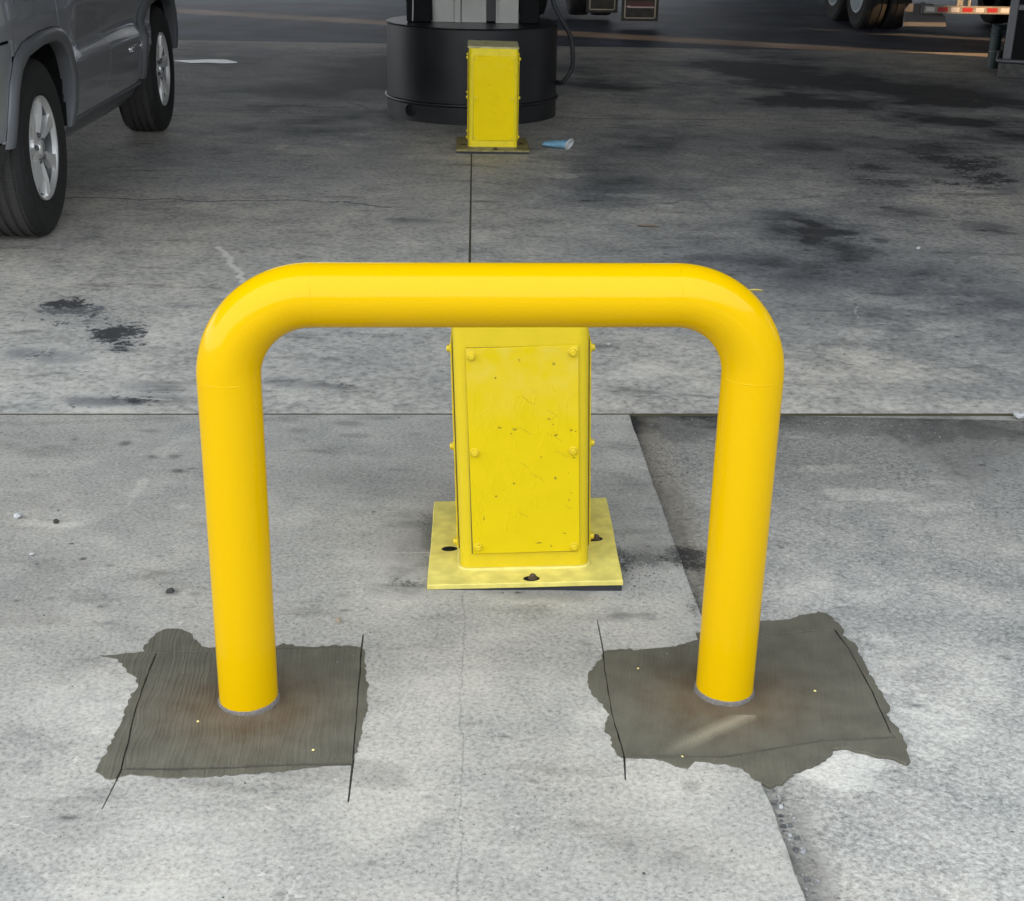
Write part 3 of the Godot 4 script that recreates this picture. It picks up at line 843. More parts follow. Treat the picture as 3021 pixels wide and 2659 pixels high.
	# the two new concrete patches with their smears
	for k in 2:
		var right := k == 1
		var foot := RIGHT_FOOT if right else LEFT_FOOT
		var m: Material = M.patch_right if right else M.patch_left
		var uvr := Rect2(foot.x - 0.5, foot.z - 0.5, 1.0, 1.0)
		var t := thing("concrete_patch", "fresh dark grey concrete patch round the right leg, spread over the rough paving" if right else "fresh dark grey concrete patch round the left leg, square with brush lines", "concrete patch", Vector3.ZERO, 0.0, "fresh concrete patches at the hoop's feet")
		s = mb()
		plate(s, roughen(RIGHT_BODY if right else LEFT_BODY, 0.03, 0.0009, 21 + k), 0.0012, -0.033, 0.0007, uvr)
		build(s, "footing", m, t)
		var out := roughen(RIGHT_SMEAR if right else LEFT_SMEAR, 0.009, 0.0035, 41 + k)
		s = mb()
		for side in [-1.0, 1.0]:
			var half := wound(PackedVector2Array([Vector2(foot.x, -9), Vector2(foot.x + side * 3.0, -9), Vector2(foot.x + side * 3.0, 9), Vector2(foot.x, 9)]))
			for w in Geometry2D.intersect_polygons(wound(out), half):
				for p in Geometry2D.clip_polygons(w, hr if right else hl):
					if absf(area(p)) > 0.00006: plate(s, p, 0.0016, -0.02, 0.0008, uvr)
		build(s, "smear", m, t)
		s = mb()
		var box2 := Rect2(foot.x - 0.34, foot.z - 0.42, 0.68, 0.80)
		plate(s, PackedVector2Array([box2.position, box2.position + Vector2(box2.size.x, 0), box2.end, box2.position + Vector2(0, box2.size.y)]), -0.009 if right else -0.007, -0.03, 0.001, uvr)
		build(s, "cut_bed", M.cut_dust, t)
		# the ridge that the trowel left along the near edge
		var rng := RandomNumberGenerator.new()
		rng.seed = 7 + k
		var body: Array = RIGHT_BODY if right else LEFT_BODY
		var run := [7, 8, 9, 10, 11, 12] if right else [5, 6, 7, 8, 9]
		s = mb()
		var line := []
		for i in run.size() - 1:
			for j in 14:
				var p: Vector2 = body[run[i]].lerp(body[run[i + 1]], j / 14.0)
				line.append(Vector3(p.x, 0.0002 + rng.randf_range(-0.0012, 0.0012), p.y + 0.003 + rng.randf_range(-0.0012, 0.0012)))
		tube(s, line, 0.0034, 7)
		build(s, "ridge", m, t)
	# puddle
	s = mb()
	var pd := PackedVector2Array()
	for i in 40:
		var an := TAU * i / 40.0
		pd.append(Vector2(-2.86 + cos(an) * (0.30 + 0.03 * sin(an * 3.0)), -12.83 + sin(an) * (0.14 + 0.05 * cos(an + 0.3) + 0.03 * sin(an * 4.0) + 0.02 * sin(an * 7.0 + 1.0))))
	plate(s, pd, 0.004, 0.001, 0.002, Rect2(0, 0, 1, 1))
	tag(build(s, "puddle", M.water, self), "small puddle reflecting the sky beside the front wheel", "", "", "structure")

func stone_mesh(salt: int, r: float, flat: float) -> ArrayMesh:
	var rng := RandomNumberGenerator.new()
	rng.seed = salt
	var s := mb()
	var pts := []
	for i in 5:
		var ring := []
		var la := lerpf(-PI / 2, PI / 2, i / 4.0)
		for j in 7:
			var a := TAU * j / 7.0 + i * 0.3
			ring.append(Vector3(cos(a) * cos(la), sin(la) * flat, sin(a) * cos(la)) * r * rng.randf_range(0.75, 1.2))
		pts.append(ring)
	for i in 4:
		for j in 7:
			var q := [pts[i][j], pts[i][(j + 1) % 7], pts[i + 1][(j + 1) % 7], pts[i + 1][j]]
			flat4(s, q[0], q[1], q[2], q[3], (q[0] + q[2]))
	return s.commit()

func make_debris() -> void:
	var list := [
		["stone", "pale angular stone at the far edge of the rough paving, right side", "stone", Vector3(1.574, 0.01, -4.0), 0.026, M.pale_stone],
		["stone", "white pebble right of the near yellow box post, on the far slab", "stone", Vector3(0.335, 0.006, -4.651), 0.012, M.pale_stone],
		["stone", "white pebble alone on the right far slab", "stone", Vector3(1.847, 0.006, -6.199), 0.018, M.pale_stone],
		["stone", "pale pointed stone near the left edge of the near slab", "stone", Vector3(-1.241, 0.008, -3.127), 0.018, M.pale_stone],
		["stone", "small black stone beside the pale pointed stone at left", "stone", Vector3(-1.137, 0.006, -3.102), 0.012, M.dark_stone],
		["stone", "small grey stone below the black stone at left", "stone", Vector3(-1.137, 0.005, -2.921), 0.010, M.pale_stone],
		["stone", "tan pebble between the left patch and the near box post", "stone", Vector3(-0.372, 0.006, -2.631), 0.012, M.tan_stone],
		["mud_clump", "dried clump of dark mud on the slab behind the left patch", "mud clump", Vector3(-0.768, 0.003, -2.755), 0.017, M.dark_stone]]
	var i := 0
	for d in list:
		var o := build(stone_mesh(60 + i, d[4] * 0.66, 0.6), d[0], d[5], self, d[3])
		tag(o, d[1], d[2])
		i += 1
	# a yellow leaf and a torn brown scrap
	for k in 2:
		var s := mb()
		var n := 10
		var big := 0.030 if k == 0 else 0.055
		for e in n:
			var a0 := PI * e / n
			var a1 := PI * (e + 1) / n
			for side in [-1.0, 1.0]:
				var p := Vector3(-cos(a0) * big, 0.004 + sin(a0) * 0.004, side * sin(a0) * big * 0.33)
				var q := Vector3(-cos(a1) * big, 0.004 + sin(a1) * 0.004, side * sin(a1) * big * 0.33)
				var c := Vector3(-cos(a0) * big, 0.0015, 0)
				var d := Vector3(-cos(a1) * big, 0.0015, 0)
				flat4(s, c, d, q, p, Vector3.UP)
		var o := build(s, "leaf", M.leaf if k == 0 else M.brown_leaf, self, Vector3(0.975, 0.0, -5.41) if k == 0 else Vector3(0.637, 0.0, -6.537))
		o.rotation.y = 0.1 if k == 0 else -0.15
		tag(o, "small yellow leaf lying behind the right bend of the hoop" if k == 0 else "curled brown leaf scrap on the far slab behind the hoop", "leaf")
	# flecks of yellow paint dropped on the wet patches
	var flecks := [[0.622, -2.387, "curled yellow paint fleck right of the right leg"], [0.328, -2.150, "yellow paint fleck on the near edge of the right patch"], [0.270, -2.46, "yellow paint fleck left of the right leg"], [-0.591, -2.233, "yellow paint fleck in front of the left leg"], [-0.358, -2.147, "yellow paint fleck at the near right corner of the left patch"]]
	i = 0
	for f in flecks:
		var o := build(stone_mesh(90 + i, 0.0030, 0.3), "paint_fleck", M.fleck, self, Vector3(f[0], 0.003, f[1]))
		tag(o, f[2], "paint fleck", "yellow paint flecks on the fresh patches")
		i += 1
	# loose grit
	var rng := RandomNumberGenerator.new()
	rng.seed = 77
	var mm := MultiMesh.new()
	mm.transform_format = MultiMesh.TRANSFORM_3D
	mm.use_colors = true
	mm.mesh = stone_mesh(5, 1.0, 0.6)
	var spots := []
	for k in 1500:
		var z := -3.98 + pow(rng.randf(), 1.3) * 2.6
		var x := 0.37 + rng.randf() * 1.5
		if rng.randf() < 0.35: x = lerpf(0.40, 0.49, (z + 4.0) / 2.3) + absf(rng.randfn(0.0, 0.045))
		if x > 0.15 and x < 0.80 and z > -2.75 and z < -2.03: continue
		if k % 5 == 0 and rng.randf() < 0.5:
			z = -3.97 + rng.randf() * 0.10
		spots.append([Vector3(x, -0.007, z), rng.randf_range(0.0011, 0.0028) * (1.9 if rng.randf() < 0.05 else 1.0)])
	for k in 420:
		spots.append([Vector3(rng.randf_range(-1.8, 0.4), 0.001, rng.randf_range(-4.8, -1.6)), rng.randf_range(0.0008, 0.0020) * (1.8 if rng.randf() < 0.08 else 1.0)])
	for k in 500:   # crumbs along the back joint of the old paving
		spots.append([Vector3(rng.randf_range(0.40, 1.75), -0.003, -3.95 + absf(rng.randfn(0.0, 0.16))), rng.randf_range(0.0009, 0.0022)])
	for k in 150:   # rubble in the broken edge below the right patch
		var z := rng.randf_range(-2.05, -1.35)
		spots.append([Vector3(0.35 + 0.055 * (z + 3.967) + 0.02 + absf(rng.randfn(0.0, 0.018)), -0.003, z), 0.0015 + 0.0055 * pow(rng.randf(), 3.0)])
	for k in 130:
		spots.append([Vector3(0.25 + absf(rng.randfn(0, 0.07)), 0.001, -2.9 + rng.randfn(0, 0.09)), rng.randf_range(0.001, 0.0025)])
	mm.instance_count = spots.size()
	for k in spots.size():
		var bs := Basis(Vector3.UP, rng.randf() * TAU) * Basis(Vector3.RIGHT, rng.randfn(0, 0.3))
		mm.set_instance_transform(k, Transform3D(bs.scaled(Vector3.ONE * spots[k][1]), spots[k][0]))
		var v := 0.05 + 0.30 * pow(rng.randf(), 1.6)
		mm.set_instance_color(k, Color(v, v * 0.98, v * 0.94))
	var g := MultiMeshInstance3D.new()
	g.multimesh = mm
	g.material_override = M.grit
	g.name = "loose_grit"
	add_child(g, true)
	tag(g, "loose grit scattered over the paving round the hoop", "grit", "", "stuff")

func make_cup() -> void:
	var t := thing("paper_cup", "crushed light blue and white paper cup lying right of the far yellow box post", "paper cup", Vector3(0.245, 0.0, -8.68), -0.55)
	var s := mb()
	var inn := mb()
	var n := 28
	for i in 10:
		for j in n:
			var q := []
			var qi := []
			for e in [[i, j], [i, j + 1], [i + 1, j + 1], [i + 1, j]]:
				var f: float = e[0] / 10.0
				var a: float = TAU * e[1] / n
				var r := lerpf(0.037, 0.043, f)
				var fl := lerpf(0.50, 0.74, f)
				var p := Vector3(lerpf(-0.085, 0.085, f) + 0.012 * sin(a), r * fl * (1.0 + sin(a)) * 1.0 + 0.002, cos(a) * r * (1.25 - 0.15 * f) + 0.002 * sin(f * 9.0 + a * 2.0))
				q.append(p)
				qi.append(Vector3(p.x, lerpf(p.y, r * fl, 0.06), p.z * 0.97))
			var c := Vector3((q[0].x + q[2].x) / 2, 0.02, 0)
			flat4(s, q[0], q[1], q[2], q[3], (q[0] + q[2]) / 2 - c)
			flat4(inn, qi[0], qi[1], qi[2], qi[3], c - (qi[0] + qi[2]) / 2)
	build(s, "sleeve", M.cup_blue, t)
	build(inn, "lining", M.cup_white, t)
	s = mb()
	var rim := []
	for j in n + 1:
		var a := TAU * j / n
		rim.append(Vector3(0.085 + 0.012 * sin(a), 0.043 * 0.74 * (1.0 + sin(a)) + 0.002, cos(a) * 0.043 * 1.1))
	tube(s, rim, 0.0028, 6, false)
	build(s, "rim", M.cup_white, t)

func make_island() -> void:
	# black drum that the fuel dispenser stands in
	var c := Vector3(-0.342, 0, -10.105)
	var t := thing("round_plinth", "black round steel drum plinth under the fuel dispenser", "plinth", c)
	var s := mb()
	lathe(s, [Vector2(0.607, 0.0), Vector2(0.607, 0.105), Vector2(0.603, 0.62), Vector2(0.606, 0.627), Vector2(0.600, 0.632), Vector2(0.59, 0.632), Vector2(0.0, 0.628)], 96, Vector3.ZERO, Basis.IDENTITY)
	build(s, "drum", M.drum, t)
	s = mb()
	var ring := []
	for i in 97: ring.append(Vector3(cos(TAU * i / 96.0) * 0.610, 0.128, sin(TAU * i / 96.0) * 0.610))
	tube(s, ring, 0.013, 10, false)
	build(s, "bead", M.drum, t)
	s = mb()
	var a := atan2(0.43, -0.395)
	var d := Vector3(cos(a), 0, sin(a))
	lathe(s, [Vector2(0.0, 0.001), Vector2(0.036, 0.001), Vector2(0.036, 0.004), Vector2(0.042, 0.004), Vector2(0.043, -0.01)], 24, d * 0.6075 + Vector3(0, 0.07, 0), Basis(d.cross(Vector3.UP).normalized(), -PI / 2))
	build(s, "drain_hole", M.black, t)
	s = mb()
	lathe(s, [Vector2(0.036, 0.003), Vector2(0.041, 0.006), Vector2(0.045, 0.003), Vector2(0.046, -0.01)], 24, d * 0.607 + Vector3(0, 0.07, 0), Basis(d.cross(Vector3.UP).normalized(), -PI / 2), true)
	build(s, "hole_rim", M.drum, t)
	# the dispenser
	var p := thing("fuel_dispenser", "fuel dispenser with folded stainless front between black side cabinets", "fuel dispenser", c + Vector3(0, 0.632, 0))
	s = mb()
	var prof := [[-0.285, 0.0], [-0.125, 0.0], [-0.120, 0.03], [-0.078, 0.03], [-0.070, 0.012], [0.10, 0.0], [0.105, -0.03], [0.163, -0.03], [0.168, 0.025], [0.181, 0.025], [0.184, 0.012], [0.325, 0.008]]
	for i in prof.size() - 1:
		var x0: float = prof[i][0]
		var x1: float = prof[i + 1][0]
		var q := [Vector3(x0, 0, 0.10 + prof[i][1]), Vector3(x1, 0, 0.10 + prof[i + 1][1]), Vector3(x1, 1.5, 0.10 + prof[i + 1][1]), Vector3(x0, 1.5, 0.10 + prof[i][1])]
		flat4(s, q[0], q[1], q[2], q[3], Vector3(0, 0, 1))
	build(s, "stainless_front", M.steel, p)
	s = mb()
	box(s, Vector3(0.02, 0.76, -0.09), Vector3(0.60, 1.52, 0.36), 0.01)
	build(s, "core", M.drum, p)
	s = mb()
	box(s, Vector3(-0.375, 0.76, 0.0), Vector3(0.175, 1.52, 0.40), 0.01, Basis(Vector3.BACK, 0.02))
	build(s, "side_cabinet", M.black, p)
	s = mb()
	box(s, Vector3(0.405, 0.76, -0.02), Vector3(0.135, 1.52, 0.36), 0.01)
	build(s, "side_cabinet", M.black, p)
	s = mb()
	box(s, Vector3(0.345, 0.76, 0.075), Vector3(0.018, 1.52, 0.03), 0.004)
	build(s, "trim", M.dark_steel, p)
	s = mb()
	tube(s, [Vector3(-0.405, 0.01, 0.215), Vector3(-0.402, 0.1, 0.21), Vector3(-0.39, 0.6, 0.206), Vector3(-0.36, 1.2, 0.206)], 0.005, 8)
	build(s, "cable", M.pale_cable, p)
	s = mb()
	box(s, Vector3(0.02, 1.62, -0.03), Vector3(0.95, 0.2, 0.45), 0.02)
	build(s, "head", M.steel, p)
	# its hose hangs outside the drum
	var h := Curve3D.new()
	h.bake_interval = 0.03
	for v in [[Vector3(0.45, 0.95, 0.12), Vector3(0.03, -0.2, 0.02)], [Vector3(0.56, 0.16, 0.16), Vector3(0.045, -0.12, 0.01)], [Vector3(0.706, -0.14, 0.14), Vector3(0.012, -0.11, 0)], [Vector3(0.675, -0.36, 0.12), Vector3(-0.045, -0.06, 0)], [Vector3(0.60, -0.40, 0.05), Vector3(-0.04, 0.0, -0.03)]]:
		h.add_point(v[0], -v[1], v[1])
	s = mb()
	tube(s, Array(h.get_baked_points()), 0.0155, 12)
	build(s, "hose", M.rubber, p)
	# the dispenser at the right edge, on a low plinth
	var r := thing("dispenser_plinth", "low grey plinth with a rolled edge under the right hand dispenser", "plinth", Vector3(5.095, 0, -13.2), -0.33)
	s = mb()
	box(s, Vector3(0, 0.07, 0), Vector3(1.22, 0.14, 1.16), 0.01)
	build(s, "block", M.plinth, r)
	s = mb()
	var sq := rounded_square(0.62, 0.05, 4)
	var e := []
	for i in sq.size() + 1: e.append(Vector3(sq[i % sq.size()].x, 0.15, sq[i % sq.size()].y * 0.95))
	tube(s, e, 0.02, 8, false)
	build(s, "rolled_edge", M.dark_steel, r)
	var k := thing("fuel_dispenser", "black dispenser cabinet with grey corner strip at the right edge", "fuel dispenser", Vector3(5.095, 0.155, -13.2), -0.33)
	s = mb()
	box(s, Vector3(0, 0.8, 0), Vector3(1.08, 1.6, 1.0), 0.01)
	build(s, "cabinet", M.black, k)
	s = mb()
	box(s, Vector3(-0.545, 0.8, 0.49), Vector3(0.075, 1.6, 0.06), 0.008)
	build(s, "corner_strip", M.dark_steel, k)
	s = mb()
	box(s, Vector3(0.0, 0.455, 0.505), Vector3(1.02, 0.05, 0.03), 0.005)
	build(s, "cross_strip", M.dark_steel, k)
	# ribbed dark green post
	var g := thing("bollard", "thin dark green ribbed bollard left of the right hand dispenser", "bollard", Vector3(4.53, 0, -13.62))
	s = mb()
	lathe(s, [Vector2(0.052, 0.0), Vector2(0.052, 0.30), Vector2(0.058, 0.305), Vector2(0.058, 0.32), Vector2(0.05, 0.325), Vector2(0.05, 0.345), Vector2(0.058, 0.35), Vector2(0.058, 0.365), Vector2(0.05, 0.37), Vector2(0.05, 0.385), Vector2(0.056, 0.39), Vector2(0.045, 0.405), Vector2(0.0, 0.408)], 20)
	build(s, "shaft", M.green, g)
	s = mb()
	tube(s, [Vector3(-0.06, 0.155, 0.03), Vector3(0.03, 0.165, 0.06), Vector3(0.1, 0.19, 0.05)], 0.005, 6)
	build(s, "wire", M.steel, g)

# ---------------------------------------------------------------- the car. u runs forward from the rear axle, h up
func side_surface(u: float, h: float) -> float:
	var w := 0.0
	var k := [[0.30, 0.885], [0.36, 0.905], [0.42, 0.926], [0.50, 0.941], [0.58, 0.951], [0.66, 0.955], [0.80, 0.957], [0.95, 0.955], [1.05, 0.945], [1.12, 0.92], [1.70, 0.70]]
	for i in k.size() - 1:
		if h >= k[i][0] and h <= k[i + 1][0]: w = lerpf(k[i][1], k[i + 1][1], (h - k[i][0]) / (k[i + 1][0] - k[i][0]))
	if h < 0.30: w = 0.885
	var on := smoothstep(0.55, 0.85, u) * (1.0 - smoothstep(2.35, 2.72, u))
	var hh := h + 0.03 * smoothstep(1.6, 2.7, u)
	w -= on * 0.036 * smoothstep(0.672, 0.745, hh) * (1.0 - smoothstep(0.76, 1.0, hh))
	w += 0.010 * exp(-pow((u - 0.05) / 0.6, 2.0)) + 0.010 * exp(-pow((u - 2.92) / 0.6, 2.0))
	w -= 0.32 * pow(maxf(0.0, -0.35 - u), 2.0) + 0.30 * pow(maxf(0.0, u - 3.30), 2.0)
	return w

func surface(glass: bool, u: float, h: float) -> float:
	return 0.915 - (h - 1.08) * 0.34 if glass else side_surface(u, h)

func side_point(f: bool, s: float, u: float, h: float, d := 0.0) -> Vector3:
	return Vector3(s * (surface(f, u, h) + d), h, -u)

func side_normal(f: bool, s: float, u: float, h: float) -> Vector3:
	var du: float = (surface(f, u + 0.004, h) - surface(f, u - 0.004, h)) / 0.008
	var dh: float = (surface(f, u, h + 0.004) - surface(f, u, h - 0.004)) / 0.008
	return Vector3(s, -dh, du).normalized()

func panel(poly: PackedVector2Array, s: float, f: bool, cell := 0.03, gap := 0.0035) -> SurfaceTool:
	var st := mb()
	poly = inset(wound(poly), gap)
	var lo := poly[0]
	var hi := poly[0]
	for p in poly:
		lo = lo.min(p)
		hi = hi.max(p)
	for i in int((hi.x - lo.x) / cell) + 1:
		for j in int((hi.y - lo.y) / cell) + 1:
			var c := lo + Vector2(i, j) * cell
			var sq := PackedVector2Array([c, c + Vector2(cell, 0), c + Vector2(cell, cell), c + Vector2(0, cell)])
			for q in Geometry2D.intersect_polygons(poly, sq):
				var ix := Geometry2D.triangulate_polygon(q)
				for k in range(0, ix.size(), 3):
					var P := []
					var N := []
					for e in 3:
						var v: Vector2 = q[ix[k + e]]
						P.append(side_point(f, s, v.x, v.y))
						N.append(side_normal(f, s, v.x, v.y))
					tri(st, P[0], P[1], P[2], N[0], N[1], N[2])
	for i in poly.size():
		var a := poly[i]
		var b := poly[(i + 1) % poly.size()]
		var n := maxi(1, int(a.distance_to(b) / cell))
		for k in n:
			var p := a.lerp(b, float(k) / n)
			var q := a.lerp(b, float(k + 1) / n)
			var o := (b - a).normalized()
			flat4(st, side_point(f, s, p.x, p.y), side_point(f, s, q.x, q.y), side_point(f, s, q.x, q.y, -0.014), side_point(f, s, p.x, p.y, -0.014), Vector3(0, -o.x, -o.y))
	return st

func arch(outer: bool, u0: float, flip: float) -> PackedVector2Array:
	var o := [[-0.51, 0.47], [-0.485, 0.60], [-0.44, 0.72], [-0.36, 0.815], [-0.228, 0.862], [0.037, 0.884], [0.28, 0.882], [0.43, 0.860], [0.548, 0.785], [0.610, 0.66], [0.622, 0.53], [0.60, 0.40]]
	var n := [[-0.44, 0.47], [-0.415, 0.59], [-0.375, 0.68], [-0.31, 0.755], [-0.20, 0.802], [0.037, 0.825], [0.25, 0.824], [0.375, 0.800], [0.475, 0.735], [0.53, 0.63], [0.542, 0.52], [0.525, 0.40]]
	var c := Curve2D.new()
	var src := o if outer else n
	for i in src.size():
		var p := Vector2(u0 + flip * src[i][0], src[i][1])
		var a: Array = src[maxi(i - 1, 0)]
		var b: Array = src[mini(i + 1, src.size() - 1)]
		var t := Vector2(flip * (b[0] - a[0]), b[1] - a[1]) / 6.0
		c.add_point(p, -t, t)
	var r := PackedVector2Array()
	for i in 41: r.append(c.sample_baked(c.get_baked_length() * i / 40.0))
	return r

func flare(u0: float, flip: float, s: float) -> SurfaceTool:
	var st := mb()
	var o := arch(true, u0, flip)
	var n := arch(false, u0, flip)
	var rows := []
	for i in 41:
		var row := []
		for e in [[-0.02, 0.002], [0.0, 0.006], [0.12, 0.019], [0.35, 0.026], [0.7, 0.025], [0.92, 0.020], [1.0, 0.012], [1.0, -0.03], [0.99, -0.045]]:
			var p := o[i].lerp(n[i], e[0])
			row.append(side_point(false, s, p.x, p.y, e[1]))
		rows.append(row)
	for i in 40:
		for k in 8:
			var N := []
			var P := []
			for e in [[i, k], [i + 1, k], [i + 1, k + 1], [i, k + 1]]:
				P.append(rows[e[0]][e[1]])
				var t1: Vector3 = rows[mini(e[0] + 1, 40)][e[1]] - rows[maxi(e[0] - 1, 0)][e[1]]
				var t2: Vector3 = rows[e[0]][mini(e[1] + 1, 8)] - rows[e[0]][maxi(e[1] - 1, 0)]
				var nn := t1.cross(t2).normalized()
				if nn.x * s < 0.0 and e[1] < 7: nn = -nn
				elif e[1] >= 7:
					var mid := Vector3(nn.x, u0, 0)
					var inward: Vector3 = side_point(false, s, u0, 0.4) - rows[e[0]][e[1]]
					inward.x = 0
					if nn.dot(inward) < 0.0: nn = -nn
					mid = nn
				N.append(nn)
			smooth4(st, P, N, [Vector2.ZERO, Vector2.ZERO, Vector2.ZERO, Vector2.ZERO])
	return st

func wheel(parent: Node3D, u: float, s: float) -> void:
	var w := Node3D.new()
	w.name = numbered("wheel", parent)
	parent.add_child(w, true)
	w.transform = Transform3D(Basis(Vector3.BACK, -PI / 2 * s) * Basis(Vector3.UP, 0.2 * u), Vector3(s * 0.96, 0.3875, -u))
	var st := mb()
	var pr := [Vector2(0.222, -0.232), Vector2(0.25, -0.252), Vector2(0.33, -0.255), Vector2(0.368, -0.243), Vector2(0.380, -0.222)]
	for g in [[-0.222, -0.184], [-0.168, -0.141], [-0.125, -0.098], [-0.082, -0.052]]:
		pr.append_array([Vector2(0.3795 if g[0] > -0.2 else 0.379, g[0] - 0.0005), Vector2(0.3868, g[0] + 0.0005), Vector2(0.3868, g[1] - 0.0005), Vector2(0.3790, g[1] + 0.0005)])
	pr.append_array([Vector2(0.3860, -0.038), Vector2(0.3815, -0.026), Vector2(0.371, -0.014), Vector2(0.352, -0.006), Vector2(0.349, -0.003), Vector2(0.325, 0.0), Vector2(0.295, -0.001), Vector2(0.262, -0.006), Vector2(0.259, -0.003), Vector2(0.246, -0.006), Vector2(0.234, -0.014), Vector2(0.224, -0.03)])
	var m := pr.size()
	var tread := PackedFloat32Array()
	for i in m:
		for j in 210:
			var deep := 0.0
			if (i >= m - 12 and i <= m - 10 and j % 5 == 0) or (i == m - 9 and j % 10 == 0): deep = -0.0075
			elif i >= 5 and i < m - 12 and (j + i * 2) % 7 == 0: deep = -0.003
			tread.append(deep)
	lathe(st, pr.slice(m - 12), 210, Vector3.ZERO, Basis.IDENTITY, false, tread.slice((m - 12) * 210))
	lathe(st, pr.slice(0, 6), 210, Vector3.ZERO, Basis.IDENTITY, false, tread.slice(0, 6 * 210))
	var ty := build(st, "tyre", M.tyre, w)
	st = mb()
	lathe(st, pr.slice(5, m - 11), 210, Vector3.ZERO, Basis.IDENTITY, false, tread.slice(5 * 210, (m - 11) * 210))
	build(st, "tread", M.tread, w)
	st = mb()
	lathe(st, [Vector2(0.223, -0.03), Vector2(0.2285, -0.016), Vector2(0.2275, -0.010), Vector2(0.222, -0.010), Vector2(0.2175, -0.016), Vector2(0.207, -0.032)], 64, Vector3.ZERO, Basis.IDENTITY, true)
	build(st, "rim", M.alloy, w)
	st = mb()
	lathe(st, [Vector2(0.207, -0.032), Vector2(0.197, -0.06), Vector2(0.190, -0.20)], 64, Vector3.ZERO, Basis.IDENTITY, true)
	build(st, "barrel", M.dark_steel, w)
	for k in 7:
		var a := TAU * k / 7.0 + 0.22
		st = mb()
		var R := Basis(Vector3.UP, a)
		var sec := []
		for e in [[0.040, 0.016, -0.042, 0.010], [0.085, 0.0145, -0.034, 0.011], [0.150, 0.0215, -0.024, 0.010], [0.200, 0.033, -0.022, 0.006], [0.216, 0.037, -0.018, 0.002]]:
			sec.append([R * Vector3(e[0], e[2] - 0.03, -e[1] - 0.004), R * Vector3(e[0], e[2], -e[1]), R * Vector3(e[0], e[2] + e[3], 0.0), R * Vector3(e[0], e[2], e[1]), R * Vector3(e[0], e[2] - 0.03, e[1] + 0.004)])
		for i in 4:
			for q in 4:
				var c := (sec[i][0] + sec[i][4] + sec[i + 1][0] + sec[i + 1][4]) / 4.0 as Vector3
				flat4(st, sec[i][q], sec[i][q + 1], sec[i + 1][q + 1], sec[i + 1][q], (sec[i][q] + sec[i + 1][q + 1]) / 2.0 - c)
		build(st, "spoke", M.alloy, w)
	st = mb()
	lathe(st, [Vector2(0.078, -0.06), Vector2(0.072, -0.036), Vector2(0.05, -0.030), Vector2(0.036, -0.028), Vector2(0.034, -0.020), Vector2(0.028, -0.016), Vector2(0.0, -0.014)], 40)
	var hub := build(st, "hub", M.alloy, w)
	var tm := TextMesh.new()
	tm.text = "Jeep"
	tm.font = font()
	tm.font_size = 12
	tm.pixel_size = 0.0014
	tm.depth = 0.002
	hub.set_meta("label", "round centre cap with small raised lettering")
	var le := build(tm, "lettering", M.dark_steel, w)
	le.transform = Transform3D(Basis(Vector3.RIGHT, -PI / 2), Vector3(0, -0.0125, 0))
	for k in 5:
		st = mb()
		var a := TAU * k / 5.0 + 0.5
		lathe(st, [Vector2(0.0125, -0.05), Vector2(0.0125, -0.028), Vector2(0.009, -0.020), Vector2(0.0, -0.018)], 8, Vector3(cos(a) * 0.0585, 0, sin(a) * 0.0585))
		build(st, "lug_nut", M.dark_steel, w)
	st = mb()
	lathe(st, [Vector2(0.165, -0.15), Vector2(0.165, -0.13), Vector2(0.08, -0.13), Vector2(0.08, -0.10), Vector2(0.0, -0.10)], 40)
	build(st, "brake_disc", M.disc, w)
	st = mb()
	lathe(st, [Vector2(0.19, -0.20), Vector2(0.0, -0.20)], 30)
	build(st, "wheel_back", M.black, w)

func font() -> SystemFont:
	var f := SystemFont.new()
	f.font_names = PackedStringArray(["Droid Sans"])
	return f

func poly_with(pts: Array, curve_pts = null, at := -1) -> PackedVector2Array:
	var o := PackedVector2Array()
	for i in pts.size():
		if i == at: o.append_array(curve_pts)
		o.append(Vector2(pts[i][0], pts[i][1]))
	if at == pts.size(): o.append_array(curve_pts)
	return o

